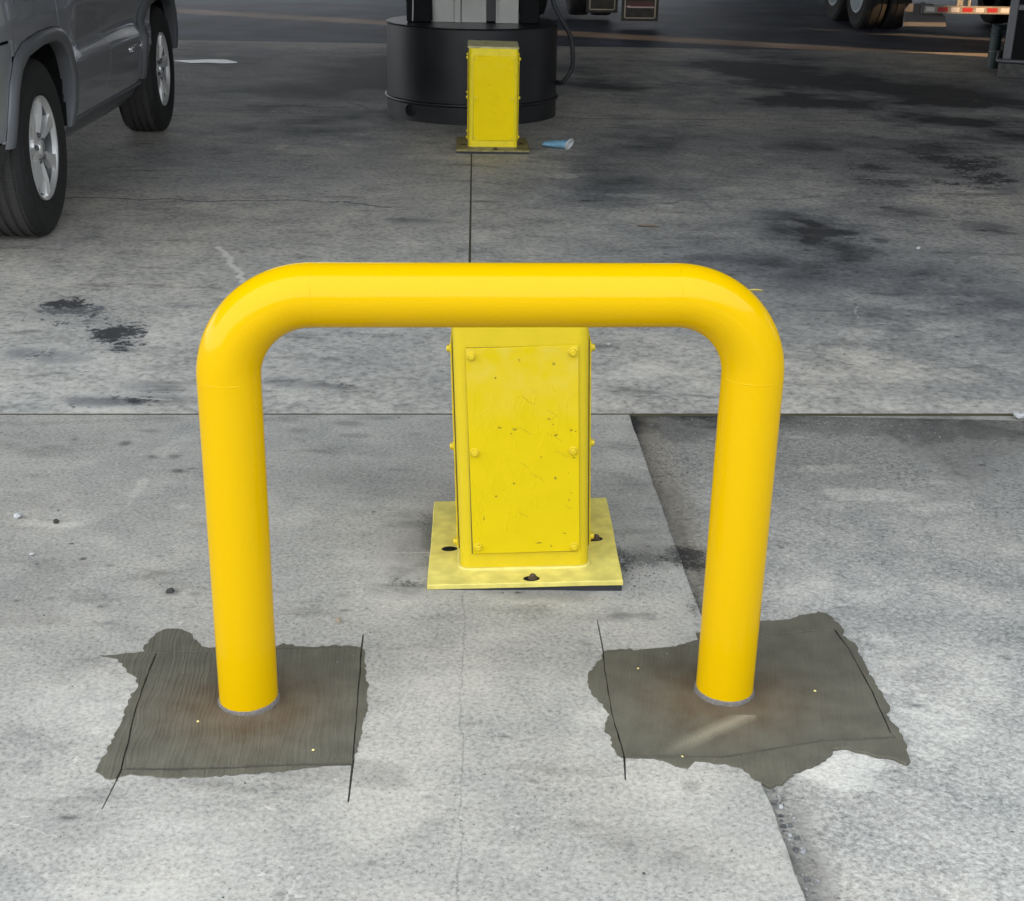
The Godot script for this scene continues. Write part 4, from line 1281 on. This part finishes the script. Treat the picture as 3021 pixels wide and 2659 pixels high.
func make_car() -> void:
	var t := thing("parked_car", "grey metallic sport utility car with silver seven spoke wheels, cut by the left edge", "car", Vector3(-3.055, 0, -6.085), 0.0615)
	for s in [1.0, -1.0]:
		var ra := arch(true, 0.0, 1.0)
		var fa := arch(true, 2.915, -1.0)
		var ra_right := PackedVector2Array()   # front half of the rear arch, from the sill up
		for i in range(40, 27, -1): ra_right.append(ra[i])
		var k := 27
		# rear quarter above and behind the arch
		var q := poly_with([[0.395, 0.8765], [0.395, 1.075], [-0.93, 1.075], [-0.93, 0.885], [-0.50, 0.885]])
		var topl := PackedVector2Array()
		for p in ra:
			if p.y > 0.806 and p.x < 0.39: topl.append(p)
		q.append(Vector2(-0.425, 0.885))
		q = PackedVector2Array([Vector2(0.395, 1.075), Vector2(-0.93, 1.075), Vector2(-0.93, 0.885), Vector2(-0.36, 0.885)])
		q.append_array(topl)
		q.append(Vector2(0.395, 0.874))
		build(panel(q, s, false), "rear_quarter", M.paint, t)
		# rear bumper
		var low := PackedVector2Array()
		for p in ra:
			if p.y <= 0.806 and p.x < 0.0: low.append(p)
		q = PackedVector2Array([Vector2(-0.93, 0.50), Vector2(-0.93, 0.880), Vector2(-0.36, 0.880)])
		low.reverse()
		q.append_array(low)
		q.append(Vector2(-0.503, 0.50))
		build(panel(q, s, false), "rear_bumper", M.paint, t)
		q = PackedVector2Array([Vector2(-0.90, 0.33), Vector2(-0.91, 0.495), Vector2(-0.50, 0.495), Vector2(-0.50, 0.36)])
		build(panel(q, s, false), "bumper_valance", M.plastic, t)
		# doors
		q = PackedVector2Array()
		var from := ra.size() - 1
		for i in range(ra.size() - 1, 0, -1):
			if ra[i].y >= 0.435 and ra[i].x > 0.40: q.append(ra[i])
		q.append_array([Vector2(0.402, 0.877), Vector2(0.402, 1.075), Vector2(1.405, 1.075), Vector2(1.392, 0.916), Vector2(1.385, 0.77), Vector2(1.455, 0.66), Vector2(1.43, 0.55), Vector2(1.36, 0.47), Vector2(1.30, 0.404), Vector2(0.63, 0.418)])
		build(panel(q, s, false, 0.022, 0.0035), "door", M.paint, t)
		q = PackedVector2Array([Vector2(1.405, 1.075), Vector2(1.392, 0.916), Vector2(1.385, 0.77), Vector2(1.455, 0.66), Vector2(1.43, 0.55), Vector2(1.36, 0.47), Vector2(1.30, 0.404), Vector2(2.30, 0.388), Vector2(2.42, 0.46), Vector2(2.52, 0.55), Vector2(2.56, 0.645), Vector2(2.62, 0.829), Vector2(2.66, 1.075)])
		build(panel(q, s, false, 0.022, 0.0035), "door", M.paint, t)
		# front fender
		q = PackedVector2Array()
		var ffront := PackedVector2Array()
		for p in fa:
			if p.x < 2.57 and p.y < 0.82: ffront.append(p)
		q.append_array([Vector2(2.30, 0.410), Vector2(2.42, 0.46), Vector2(2.52, 0.55), Vector2(2.56, 0.645), Vector2(2.62, 0.829), Vector2(2.66, 1.055), Vector2(3.80, 1.0), Vector2(3.80, 0.55), Vector2(3.43, 0.50)])
		var whole := wound(q)
		var hole := fa.duplicate()
		hole.append(Vector2(2.315, 0.30))
		hole.append(Vector2(3.43, 0.30))
		build(panel(biggest(Geometry2D.clip_polygons(whole, wound(hole))), s, false), "front_fender", M.paint, t)
		# flares
		build(flare(0.0, 1.0, s), "wheel_arch_flare", M.flare, t)
		build(flare(2.915, -1.0, s), "wheel_arch_flare", M.flare, t)
		# sill
		var st := mb()
		for e in [[0.585, 2.33]]:
			var n := 24
			for i in n:
				var u0 := lerpf(e[0], e[1], float(i) / n)
				var u1 := lerpf(e[0], e[1], float(i + 1) / n)
				var sec := [[0.424, -0.018], [0.4155, 0.004], [0.405, 0.010], [0.396, 0.006], [0.390, -0.012], [0.33, -0.03], [0.27, -0.10]]
				for k2 in sec.size() - 1:
					var drop := 0.03 * smoothstep(0.6, 2.4, (u0 + u1) / 2)
					flat4(st, side_point(false, s, u0, sec[k2][0] - drop, sec[k2][1]), side_point(false, s, u1, sec[k2][0] - drop, sec[k2][1]), side_point(false, s, u1, sec[k2 + 1][0] - drop, sec[k2 + 1][1]), side_point(false, s, u0, sec[k2 + 1][0] - drop, sec[k2 + 1][1]), Vector3(s, -0.4 if k2 > 3 else 0.3, 0))
		build(st, "sill", M.flare, t)
		# glass and pillars
		for g in [[[-0.62, 1.09], [-0.30, 1.52], [0.30, 1.56], [0.36, 1.09]], [[0.41, 1.09], [0.36, 1.56], [1.33, 1.60], [1.37, 1.09]], [[1.43, 1.09], [1.40, 1.60], [1.85, 1.58], [2.45, 1.09]]]:
			build(panel(poly_with(g), s, true, 0.12, 0.004), "window", M.dark_glass, t)
		wheel(t, 0.0, s)
		wheel(t, 2.915, s)
		# mud liner of each wheel house
		for u in [0.0, 2.915]:
			st = mb()
			var n2 := arch(false, u, 1.0 if u == 0.0 else -1.0)
			for i in 40:
				flat4(st, Vector3(s * 0.925, n2[i].y + 0.004, -n2[i].x), Vector3(s * 0.925, n2[i + 1].y + 0.004, -n2[i + 1].x), Vector3(s * 0.58, n2[i + 1].y + 0.012, -n2[i + 1].x), Vector3(s * 0.58, n2[i].y + 0.012, -n2[i].x), Vector3(0, -1, 0))
			build(st, "wheel_liner", M.black, t)
		st = mb()
		box(st, Vector3(s * 0.92, 1.02, -1.95), Vector3(0.03, 0.025, 0.2), 0.008)
	var st := mb()
	box(st, Vector3(0, 0.62, -1.46), Vector3(1.74, 0.52, 1.70), 0.02)
	box(st, Vector3(0, 0.60, -1.45), Vector3(1.14, 0.70, 4.60), 0.02)
	box(st, Vector3(0, 0.96, -1.45), Vector3(1.80, 0.18, 4.50), 0.02)
	box(st, Vector3(0, 0.66, 0.72), Vector3(1.60, 0.56, 0.34), 0.02)
	box(st, Vector3(0, 0.66, -3.62), Vector3(1.60, 0.50, 0.36), 0.02)
	build(st, "underbody", M.black, t)
	st = mb()
	box(st, Vector3(0, 1.66, -0.65), Vector3(1.42, 0.07, 2.3), 0.03)
	build(st, "roof", M.paint, t)
	st = mb()
	box(st, Vector3(0, 1.035, -3.05), Vector3(1.70, 0.09, 1.45), 0.03)
	build(st, "bonnet", M.paint, t)
	st = mb()
	flat4(st, Vector3(-0.84, 1.09, -2.45), Vector3(0.84, 1.09, -2.45), Vector3(0.72, 1.62, -1.8), Vector3(-0.72, 1.62, -1.8), Vector3(0, 0.6, -1))
	build(st, "windscreen", M.dark_glass, t)
	st = mb()
	flat4(st, Vector3(-0.80, 1.09, 0.86), Vector3(0.80, 1.09, 0.86), Vector3(0.70, 1.62, 0.5), Vector3(-0.70, 1.62, 0.5), Vector3(0, 0.3, 1))
	build(st, "rear_window", M.dark_glass, t)
	st = mb()
	box(st, Vector3(0, 0.80, 0.90), Vector3(1.56, 0.56, 0.08), 0.03)
	build(st, "tailgate", M.paint, t)
	# the badge on the front door
	var tm := TextMesh.new()
	tm.text = "GRAND CHEROKEE"
	tm.font = font()
	tm.font_size = 16
	tm.pixel_size = 0.0030
	tm.depth = 0.004
	var w := tm.get_aabb().size.x
	var b := build(tm, "badge_lettering", M.chrome, t)
	b.set_meta("label", "raised chrome capital lettering low on the front door")
	var k := 0.62 / w
	b.transform = Transform3D(Basis(Vector3.UP, PI / 2) * Basis(Vector3.BACK, -0.03).scaled(Vector3(k, 1, 1)), Vector3(side_surface(2.28, 0.595) + 0.003, 0.600, -2.26))

# ---------------------------------------------------------------- lorries across the yard
func truck_wheel(parent: Node3D, at: Vector3, s: float, rim: Material) -> void:
	var w := Node3D.new()
	w.name = numbered("wheel", parent)
	parent.add_child(w, true)
	w.transform = Transform3D(Basis(Vector3.BACK, -PI / 2 * s), at)
	for k in 2:
		var y := -0.30 * k
		var st := mb()
		lathe(st, [Vector2(0.30, y - 0.26), Vector2(0.45, y - 0.265), Vector2(0.49, y - 0.25), Vector2(0.50, y - 0.20), Vector2(0.485, y - 0.19), Vector2(0.50, y - 0.18), Vector2(0.50, y - 0.09), Vector2(0.485, y - 0.08), Vector2(0.50, y - 0.07), Vector2(0.49, y - 0.02), Vector2(0.45, y), Vector2(0.30, y - 0.01)], 48)
		build(st, "tyre", M.tyre, w)
	var st := mb()
	lathe(st, [Vector2(0.31, -0.01), Vector2(0.30, 0.004), Vector2(0.285, 0.0), Vector2(0.27, -0.04), Vector2(0.24, -0.10), Vector2(0.16, -0.13), Vector2(0.12, -0.12), Vector2(0.11, -0.04), Vector2(0.0, -0.03)], 40)
	build(st, "rim", rim, w)

func make_lorries() -> void:
	# trailer at the right, its back towards us
	var yaw := 0.055
	var t := thing("semi_trailer", "dark semi trailer at the upper right with pale rims, tail towards the viewer", "trailer", Vector3(5.54, 0, -17.05), yaw)
	for z in [-0.95, -2.05]:
		for s in [-1.0, 1.0]:
			truck_wheel(t, Vector3(s * 1.33, 0.47, z), s, M.white_rim)
	var st := mb()
	box(st, Vector3(0, 2.55, -6.4), Vector3(2.6, 2.7, 13.0), 0.03)
	build(st, "body", M.trailer, t)
	st = mb()
	for x in [-0.5, 0.5]: box(st, Vector3(x, 1.0, -6.4), Vector3(0.12, 0.35, 12.6), 0.0)
	for z in [-0.95, -2.05]: box(st, Vector3(0, 0.47, z), Vector3(2.3, 0.14, 0.14), 0.01)
	box(st, Vector3(0, 0.62, -1.5), Vector3(1.2, 0.35, 2.6), 0.0)
	build(st, "chassis", M.black, t)
	# rear guard with its red and white tape
	st = mb()
	box(st, Vector3(-0.12, 0.288, 0.02), Vector3(1.36, 0.088, 0.07), 0.006)
	var guard := build(st, "rear_guard", M.guard, t)
	st = mb()
	box(st, Vector3(-0.81, 0.30, 0.01), Vector3(0.03, 0.13, 0.08), 0.005)
	build(st, "end_bracket", M.dark_steel, guard)
	for i in 9:
		st = mb()
		box(st, Vector3(-0.725 + i * 0.155 * 0.96, 0.290, 0.056), Vector3(0.122 if i % 2 == 1 else 0.10, 0.05, 0.002), 0.0)
		build(st, "reflector_tape", M.tape_red if i % 2 == 1 else M.tape_white, guard)
	st = mb()
	for x in [-0.34, 0.42]:
		box(st, Vector3(x, 0.76, -0.01), Vector3(0.13, 0.86, 0.06), 0.006)
		box(st, Vector3(x + 0.075, 0.76, 0.0), Vector3(0.035, 0.86, 0.09), 0.004)
	build(st, "guard_post", M.guard, t)
	st = mb()
	var fo := PackedVector2Array()
	for p in [[-0.95, 0.0], [-0.95, 0.20], [-0.90, 0.26], [-0.62, 0.26], [-0.55, 0.20], [-0.45, 0.12], [-0.42, 0.0]]: fo.append(Vector2(p[0], -p[1]))
	plate(st, fo, 0.01, -0.01, 0.003, Rect2(0, 0, 1, 1))
	var fl := build(st, "mud_flap", M.grey_flap, t)
	fl.set_meta("label", "pale grey mud flap")
	fl.transform = Transform3D(Basis(Vector3.RIGHT, PI / 2), Vector3(0.0, 0.075, -0.2))
	# trailer whose mud flaps hang behind the hose
	var b := thing("semi_trailer", "black semi trailer behind the dispenser hose with two brown framed mud flaps", "trailer", Vector3(0.45, 0, -18.0), 0.10)
	for s in [-1.0, 1.0]: truck_wheel(b, Vector3(s * 0.72 + 0.08, 0.5, -0.75), s, M.white_rim)
	st = mb()
	box(st, Vector3(0, 2.3, -6.0), Vector3(2.6, 2.4, 12.0), 0.03)
	build(st, "body", M.trailer, b)
	st = mb()
	for x in [-0.45, 0.45]: box(st, Vector3(x, 0.95, -5.5), Vector3(0.12, 0.3, 12.0), 0.0)
	box(st, Vector3(0.0, 0.62, -0.75), Vector3(1.5, 0.5, 0.6), 0.02)
	box(st, Vector3(1.15, 1.06, -0.05), Vector3(0.9, 0.06, 0.06), 0.0)
	build(st, "chassis", M.black, b)
	for f in [[0.585, 0.085, -0.10, 0.40], [0.975, 0.030, 0.42, 0.46]]:
		var x: float = f[0]
		var w: float = f[3]
		st = mb()
		box(st, Vector3(x, f[1] + 0.36, f[2]), Vector3(w, 0.72, 0.014), 0.003)
		var flap := build(st, "mud_flap", M.brown_flap, b)
		st = mb()
		for e in [-1.0, 1.0]: box(st, Vector3(x + e * (w / 2 - 0.042), f[1] + 0.38, f[2] + 0.009), Vector3(0.014, 0.68, 0.004), 0.0)
		box(st, Vector3(x, f[1] + 0.038, f[2] + 0.009), Vector3(w - 0.10, 0.012, 0.004), 0.0)
		build(st, "border", M.cream, flap)
		st = mb()
		box(st, Vector3(x + 0.01, f[1] + 0.165, f[2] + 0.010), Vector3(w - 0.13, 0.016, 0.006), 0.0)
		box(st, Vector3(x - w / 2 + 0.085, f[1] + 0.172, f[2] + 0.010), Vector3(0.05, 0.016, 0.005), 0.0)
		build(st, "underline", M.pale_pink, flap)
		st = mb()
		box(st, Vector3(x + 0.005, f[1] + 0.205, f[2] + 0.009), Vector3(w - 0.14, 0.05, 0.003), 0.0)
		build(st, "printed_band", M.red_brown, flap)

# ---------------------------------------------------------------- what stands round the place, outside the picture
func make_surroundings() -> void:
	var t := thing("forecourt_canopy", "flat grey canopy roof over the fuel islands", "canopy", Vector3(-1.5, 0, -13))
	var st := mb()
	box(st, Vector3(0, 4.9, -4.5), Vector3(31, 0.8, 31.0), 0.02)
	build(st, "roof", M.canopy, t)
	for x in [-11.0, 11.0]:
		for z in [-6.0, 6.0]:
			st = mb()
			box(st, Vector3(x, 2.25, z), Vector3(0.4, 4.5, 0.4), 0.02)
			build(st, "column", M.canopy, t)
	# long low depot across the far end of the yard
	t = thing("depot_building", "long low dark depot across the far end of the yard", "building", Vector3(0, 0, -48))
	st = mb()
	box(st, Vector3(0, 1.8, 0), Vector3(90, 3.6, 5), 0.02)
	build(st, "wall", M.shed, t)
	st = mb()
	box(st, Vector3(0, 3.66, 0), Vector3(91, 0.1, 5.4), 0.02)
	build(st, "roof", M.canopy, t)
	# low shop behind the viewer
	t = thing("shop_building", "low pale shop building behind the forecourt", "building", Vector3(0, 0, 24))
	st = mb()
	box(st, Vector3(0, 2.2, 3), Vector3(44, 4.4, 6), 0.02)
	build(st, "wall", M.shop, t)
	st = mb()
	box(st, Vector3(0, 4.6, 2.8), Vector3(45, 0.5, 6.8), 0.02)
	build(st, "roof", M.canopy, t)
	for i in 7:
		st = mb()
		box(st, Vector3(-18 + i * 6.0, 1.6, -0.02), Vector3(3.6, 2.2, 0.06), 0.01)
		build(st, "window", M.dark_glass, t)
	# long shed along the right, with two narrow passages that the low sun shines through
	var x0 := 17.0
	for seg in [[-70.0, -12.62, "tall windowless grey shed at the far right of the yard"], [-12.15, -10.4, "narrow tall grey shed between two passages at right"], [-9.7, 40.0, "tall windowless grey shed at the near right of the yard"]]:
		var w := thing("storage_shed", seg[2], "building", Vector3(x0, 0, (seg[0] + seg[1]) / 2), 0.0, "sheds along the right of the yard")
		st = mb()
		box(st, Vector3(0, 4.0, 0), Vector3(0.3, 8.0, seg[1] - seg[0]), 0.0)
		build(st, "wall", M.shed, w)
		st = mb()
		box(st, Vector3(0, 8.05, 0), Vector3(0.5, 0.1, seg[1] - seg[0]), 0.0)
		build(st, "coping", M.canopy, w)

func make_materials() -> void:
	var cr := [[CRACK_LEFT, 0.018, 0.75, 1.0], [CRACK_RIGHT, 0.012, 0.65, 1.0], [CRACK_FINE, 0.009, 0.45, 0.6], [CRACK_FAR_LEFT, 0.03, 0.7, 1.0], [CRACK_FAR_MID, 0.03, 0.6, 1.0], [CRACK_FAR_RIGHT, 0.035, 0.6, 1.0], [CHALK, 0.022, -1.0, 0.0]]
	var nt := paving(NEAR_RECT, 2048, 1920, 11, NEAR_STAINS, [[[Vector2(-0.104, -2.80), Vector2(-0.096, -2.5), Vector2(-0.085, -2.2), Vector2(-0.071, -1.8), Vector2(-0.06, -1.3)], 0.0022, 0.32, 0.5], [[Vector2(-0.33, -1.80), Vector2(-0.342, -1.72)], 0.004, -0.3, 0.3]], 0.295, true, 0.0017)
	M.near_ground = std(Color.WHITE, 0.82)
	M.near_ground.albedo_texture = nt[0]
	bumpy(M.near_ground, nt[1], 0.5)
	var mt := paving(MID_RECT, 2048, 2048, 23, MID_STAINS, cr, 0.38, false, 0.005)
	M.mid_ground = std(Color.WHITE, 0.68)
	M.mid_ground.albedo_texture = mt[0]
	bumpy(M.mid_ground, mt[1], 0.7)
	M.asphalt = mottled(lin(0.095, 0.112, 0.150), 0.7, 3, 0.5, 0.02, 0.15, 0.4)
	M.patch_left = fresh_concrete(1024, 300, false)
	M.patch_right = fresh_concrete(1024, 310, true)
	M.pipe = std(lin(0.57, 0.335, 0.0), 0.30)
	M.pipe.clearcoat_enabled = true
	M.pipe.clearcoat = 0.25
	M.pipe.metallic_specular = 0.08
	M.pipe.clearcoat_roughness = 0.12
	bumpy(M.pipe, noise_tex(512, 0.05, 4, 8), 0.03)
	M.pipe.uv1_triplanar = true
	M.pipe.uv1_scale = Vector3.ONE * 6.0
	M.box_yellow = mottled(lin(0.60, 0.437, 0.002), 0.45, 41, 0.03, 0.02, 3.0, 0.05)
	M.far_yellow = mottled(lin(0.92, 0.71, 0.006), 0.45, 41, 0.05, 0.02, 3.0, 0.03)
	M.cap = mottled(lin(0.72, 0.64, 0.30), 0.6, 40, 0.25, 0.02, 3.0, 0.03)
	M.plate_yellow = mottled(lin(0.72, 0.60, 0.14), 0.55, 42, 0.18, 0.02, 3.0, 0.05)
	M.far_plate = mottled(lin(0.42, 0.35, 0.13), 0.6, 43, 0.4, 0.02, 3.0, 0.05)
	M.panel_near = painted_panel(500, 1.0, 1.0)
	M.panel_far = painted_panel(520, 0.3, 1.53)
	M.grime = std(lin(0.05, 0.042, 0.02), 0.8)
	M.rubber = std(lin(0.018, 0.018, 0.019), 0.6)
	M.black = std(lin(0.009, 0.009, 0.009), 0.7)
	M.black.metallic_specular = 0.2
	M.rust = mottled(lin(0.16, 0.09, 0.05), 0.8, 44, 0.6, 0.05, 20.0, 0.03)
	M.cut_dust = std(lin(0.085, 0.078, 0.066), 0.9)
	M.mortar = mottled(lin(0.19, 0.165, 0.14), 0.85, 45, 0.35, 0.05, 12.0, 0.12)
	M.pale_stone = mottled(lin(0.55, 0.54, 0.51), 0.85, 46, 0.3, 0.05, 20.0, 0.05)
	M.tan_stone = mottled(lin(0.45, 0.36, 0.25), 0.85, 47, 0.3, 0.05, 20.0, 0.05)
	M.dark_stone = mottled(lin(0.07, 0.068, 0.06), 0.9, 48, 0.5, 0.05, 20.0, 0.05)
	M.leaf = std(lin(0.62, 0.46, 0.12), 0.6)
	M.brown_leaf = std(lin(0.20, 0.15, 0.10), 0.8)
	M.fleck = std(lin(0.85, 0.70, 0.25), 0.5)
	M.grit = std(Color.WHITE, 0.9)
	M.grit.vertex_color_use_as_albedo = true
	M.cup_blue = mottled(lin(0.30, 0.60, 0.82), 0.5, 49, 0.4, 0.03, 8.0, 0.0)
	M.cup_white = std(lin(0.72, 0.72, 0.70), 0.5)
	M.drum = mottled(lin(0.013, 0.013, 0.015), 0.42, 50, 0.5, 0.01, 1.2, 0.02)
	M.steel = mottled(lin(0.31, 0.30, 0.275), 0.38, 51, 0.10, 0.01, 1.0, 0.0, 0.7)
	M.dark_steel = std(lin(0.10, 0.10, 0.105), 0.45, 0.4)
	M.pale_cable = std(lin(0.35, 0.35, 0.34), 0.5)
	M.plinth = mottled(lin(0.10, 0.095, 0.09), 0.8, 52, 0.4, 0.02, 2.0, 0.1)
	M.green = std(lin(0.02, 0.035, 0.035), 0.5)
	M.paint = std(lin(0.33, 0.335, 0.34), 0.2, 0.3)
	M.paint.clearcoat_enabled = true
	M.paint.clearcoat = 1.0
	M.paint.clearcoat_roughness = 0.04
	M.flare = std(lin(0.13, 0.134, 0.138), 0.42, 0.2)
	M.plastic = std(lin(0.03, 0.03, 0.03), 0.6)
	M.tyre = mottled(lin(0.022, 0.021, 0.020), 0.75, 53, 0.4, 0.05, 6.0, 0.03)
	M.tread = mottled(lin(0.095, 0.090, 0.082), 0.85, 56, 0.6, 0.06, 8.0, 0.04)
	M.alloy = std(lin(0.72, 0.71, 0.68), 0.36, 0.55)
	M.disc = std(lin(0.03, 0.029, 0.028), 0.6, 0.3)
	M.chrome = std(lin(0.7, 0.7, 0.7), 0.15, 1.0)
	M.dark_glass = std(lin(0.015, 0.017, 0.018), 0.05)
	M.water = std(lin(0.03, 0.036, 0.042), 0.34)
	M.water.metallic_specular = 0.3
	M.white_rim = std(lin(0.55, 0.60, 0.62), 0.35, 0.3)
	M.trailer = std(lin(0.03, 0.03, 0.032), 0.5)
	M.guard = mottled(lin(0.50, 0.47, 0.40), 0.55, 54, 0.35, 0.03, 3.0, 0.03)
	M.tape_red = std(lin(0.50, 0.035, 0.03), 0.35)
	M.tape_white = std(lin(0.72, 0.70, 0.66), 0.35)
	M.grey_flap = std(lin(0.11, 0.11, 0.11), 0.6)
	M.brown_flap = mottled(lin(0.055, 0.047, 0.035), 0.7, 55, 0.3, 0.02, 2.0, 0.02)
	M.cream = std(lin(0.40, 0.34, 0.23), 0.6)
	M.pale_pink = std(lin(0.55, 0.40, 0.33), 0.6)
	M.red_brown = std(lin(0.10, 0.035, 0.022), 0.6)
	M.canopy = std(lin(0.13, 0.13, 0.13), 0.7)
	M.shop = std(lin(0.50, 0.47, 0.42), 0.8)
	M.shed = std(lin(0.25, 0.25, 0.25), 0.7)

func _ready() -> void:
	# camera
	var cam := Camera3D.new()
	cam.name = "camera"
	add_child(cam)
	var pitch := 0.3872
	var roll := 0.0204
	var up := Vector3(0, cos(pitch), -sin(pitch))
	var back := Vector3(0, sin(pitch), cos(pitch))
	cam.transform = Transform3D(Basis(Vector3.RIGHT * cos(roll) + up * sin(roll), up * cos(roll) - Vector3.RIGHT * sin(roll), back), Vector3(0, 1.487, 0))
	cam.fov = 36.359
	cam.near = 0.05
	cam.far = 500.0
	cam.current = true
	# sky
	var env := Environment.new()
	var sm := ProceduralSkyMaterial.new()
	sm.sky_top_color = Color(0.78, 0.82, 0.87)
	sm.sky_horizon_color = Color(0.90, 0.90, 0.90)
	sm.sky_energy_multiplier = 1.6
	sm.sky_curve = 0.18
	sm.ground_bottom_color = Color(0.3, 0.3, 0.3)
	sm.ground_horizon_color = Color(0.6, 0.6, 0.6)
	sm.sun_angle_max = 4.0
	var sky := Sky.new()
	sky.sky_material = sm
	env.background_mode = Environment.BG_SKY
	env.sky = sky
	env.tonemap_mode = Environment.TONE_MAPPER_LINEAR
	env.tonemap_exposure = 1.9
	env.sdfgi_enabled = true
	env.ssao_enabled = true
	env.ssil_enabled = true
	var we := WorldEnvironment.new()
	we.name = "world_environment"
	we.environment = env
	add_child(we)
	# low evening sun from the right, a little behind the viewer
	var sun := DirectionalLight3D.new()
	sun.name = "sun"
	add_child(sun)
	var e := deg_to_rad(12.0)
	var dir := Vector3(-0.928 * cos(e), -sin(e), -0.371 * cos(e)).normalized()
	sun.look_at_from_position(Vector3.ZERO, dir, Vector3.UP)
	sun.light_color = Color(1.0, 0.80, 0.58)
	sun.light_energy = 1.6
	sun.light_angular_distance = 0.5
	sun.shadow_enabled = true
	# the place
	make_materials()
	make_ground()
	make_surroundings()
	make_hoop()
	make_box_post("box_post", "near lemon yellow steel box post behind the hoop, paint runs on its cover", Vector3(0.031, 0.008, -3.028), 0.025, 0.036, M.panel_near, M.box_yellow, M.plate_yellow, 0.635)
	make_box_post("box_post", "far yellow steel box post standing in front of the black drum", Vector3(-0.163, 0.012, -8.66), 0.035, 0.0, M.panel_far, M.far_yellow, M.far_plate)
	make_car()
	make_island()
	make_lorries()
	make_cup()
	make_debris()
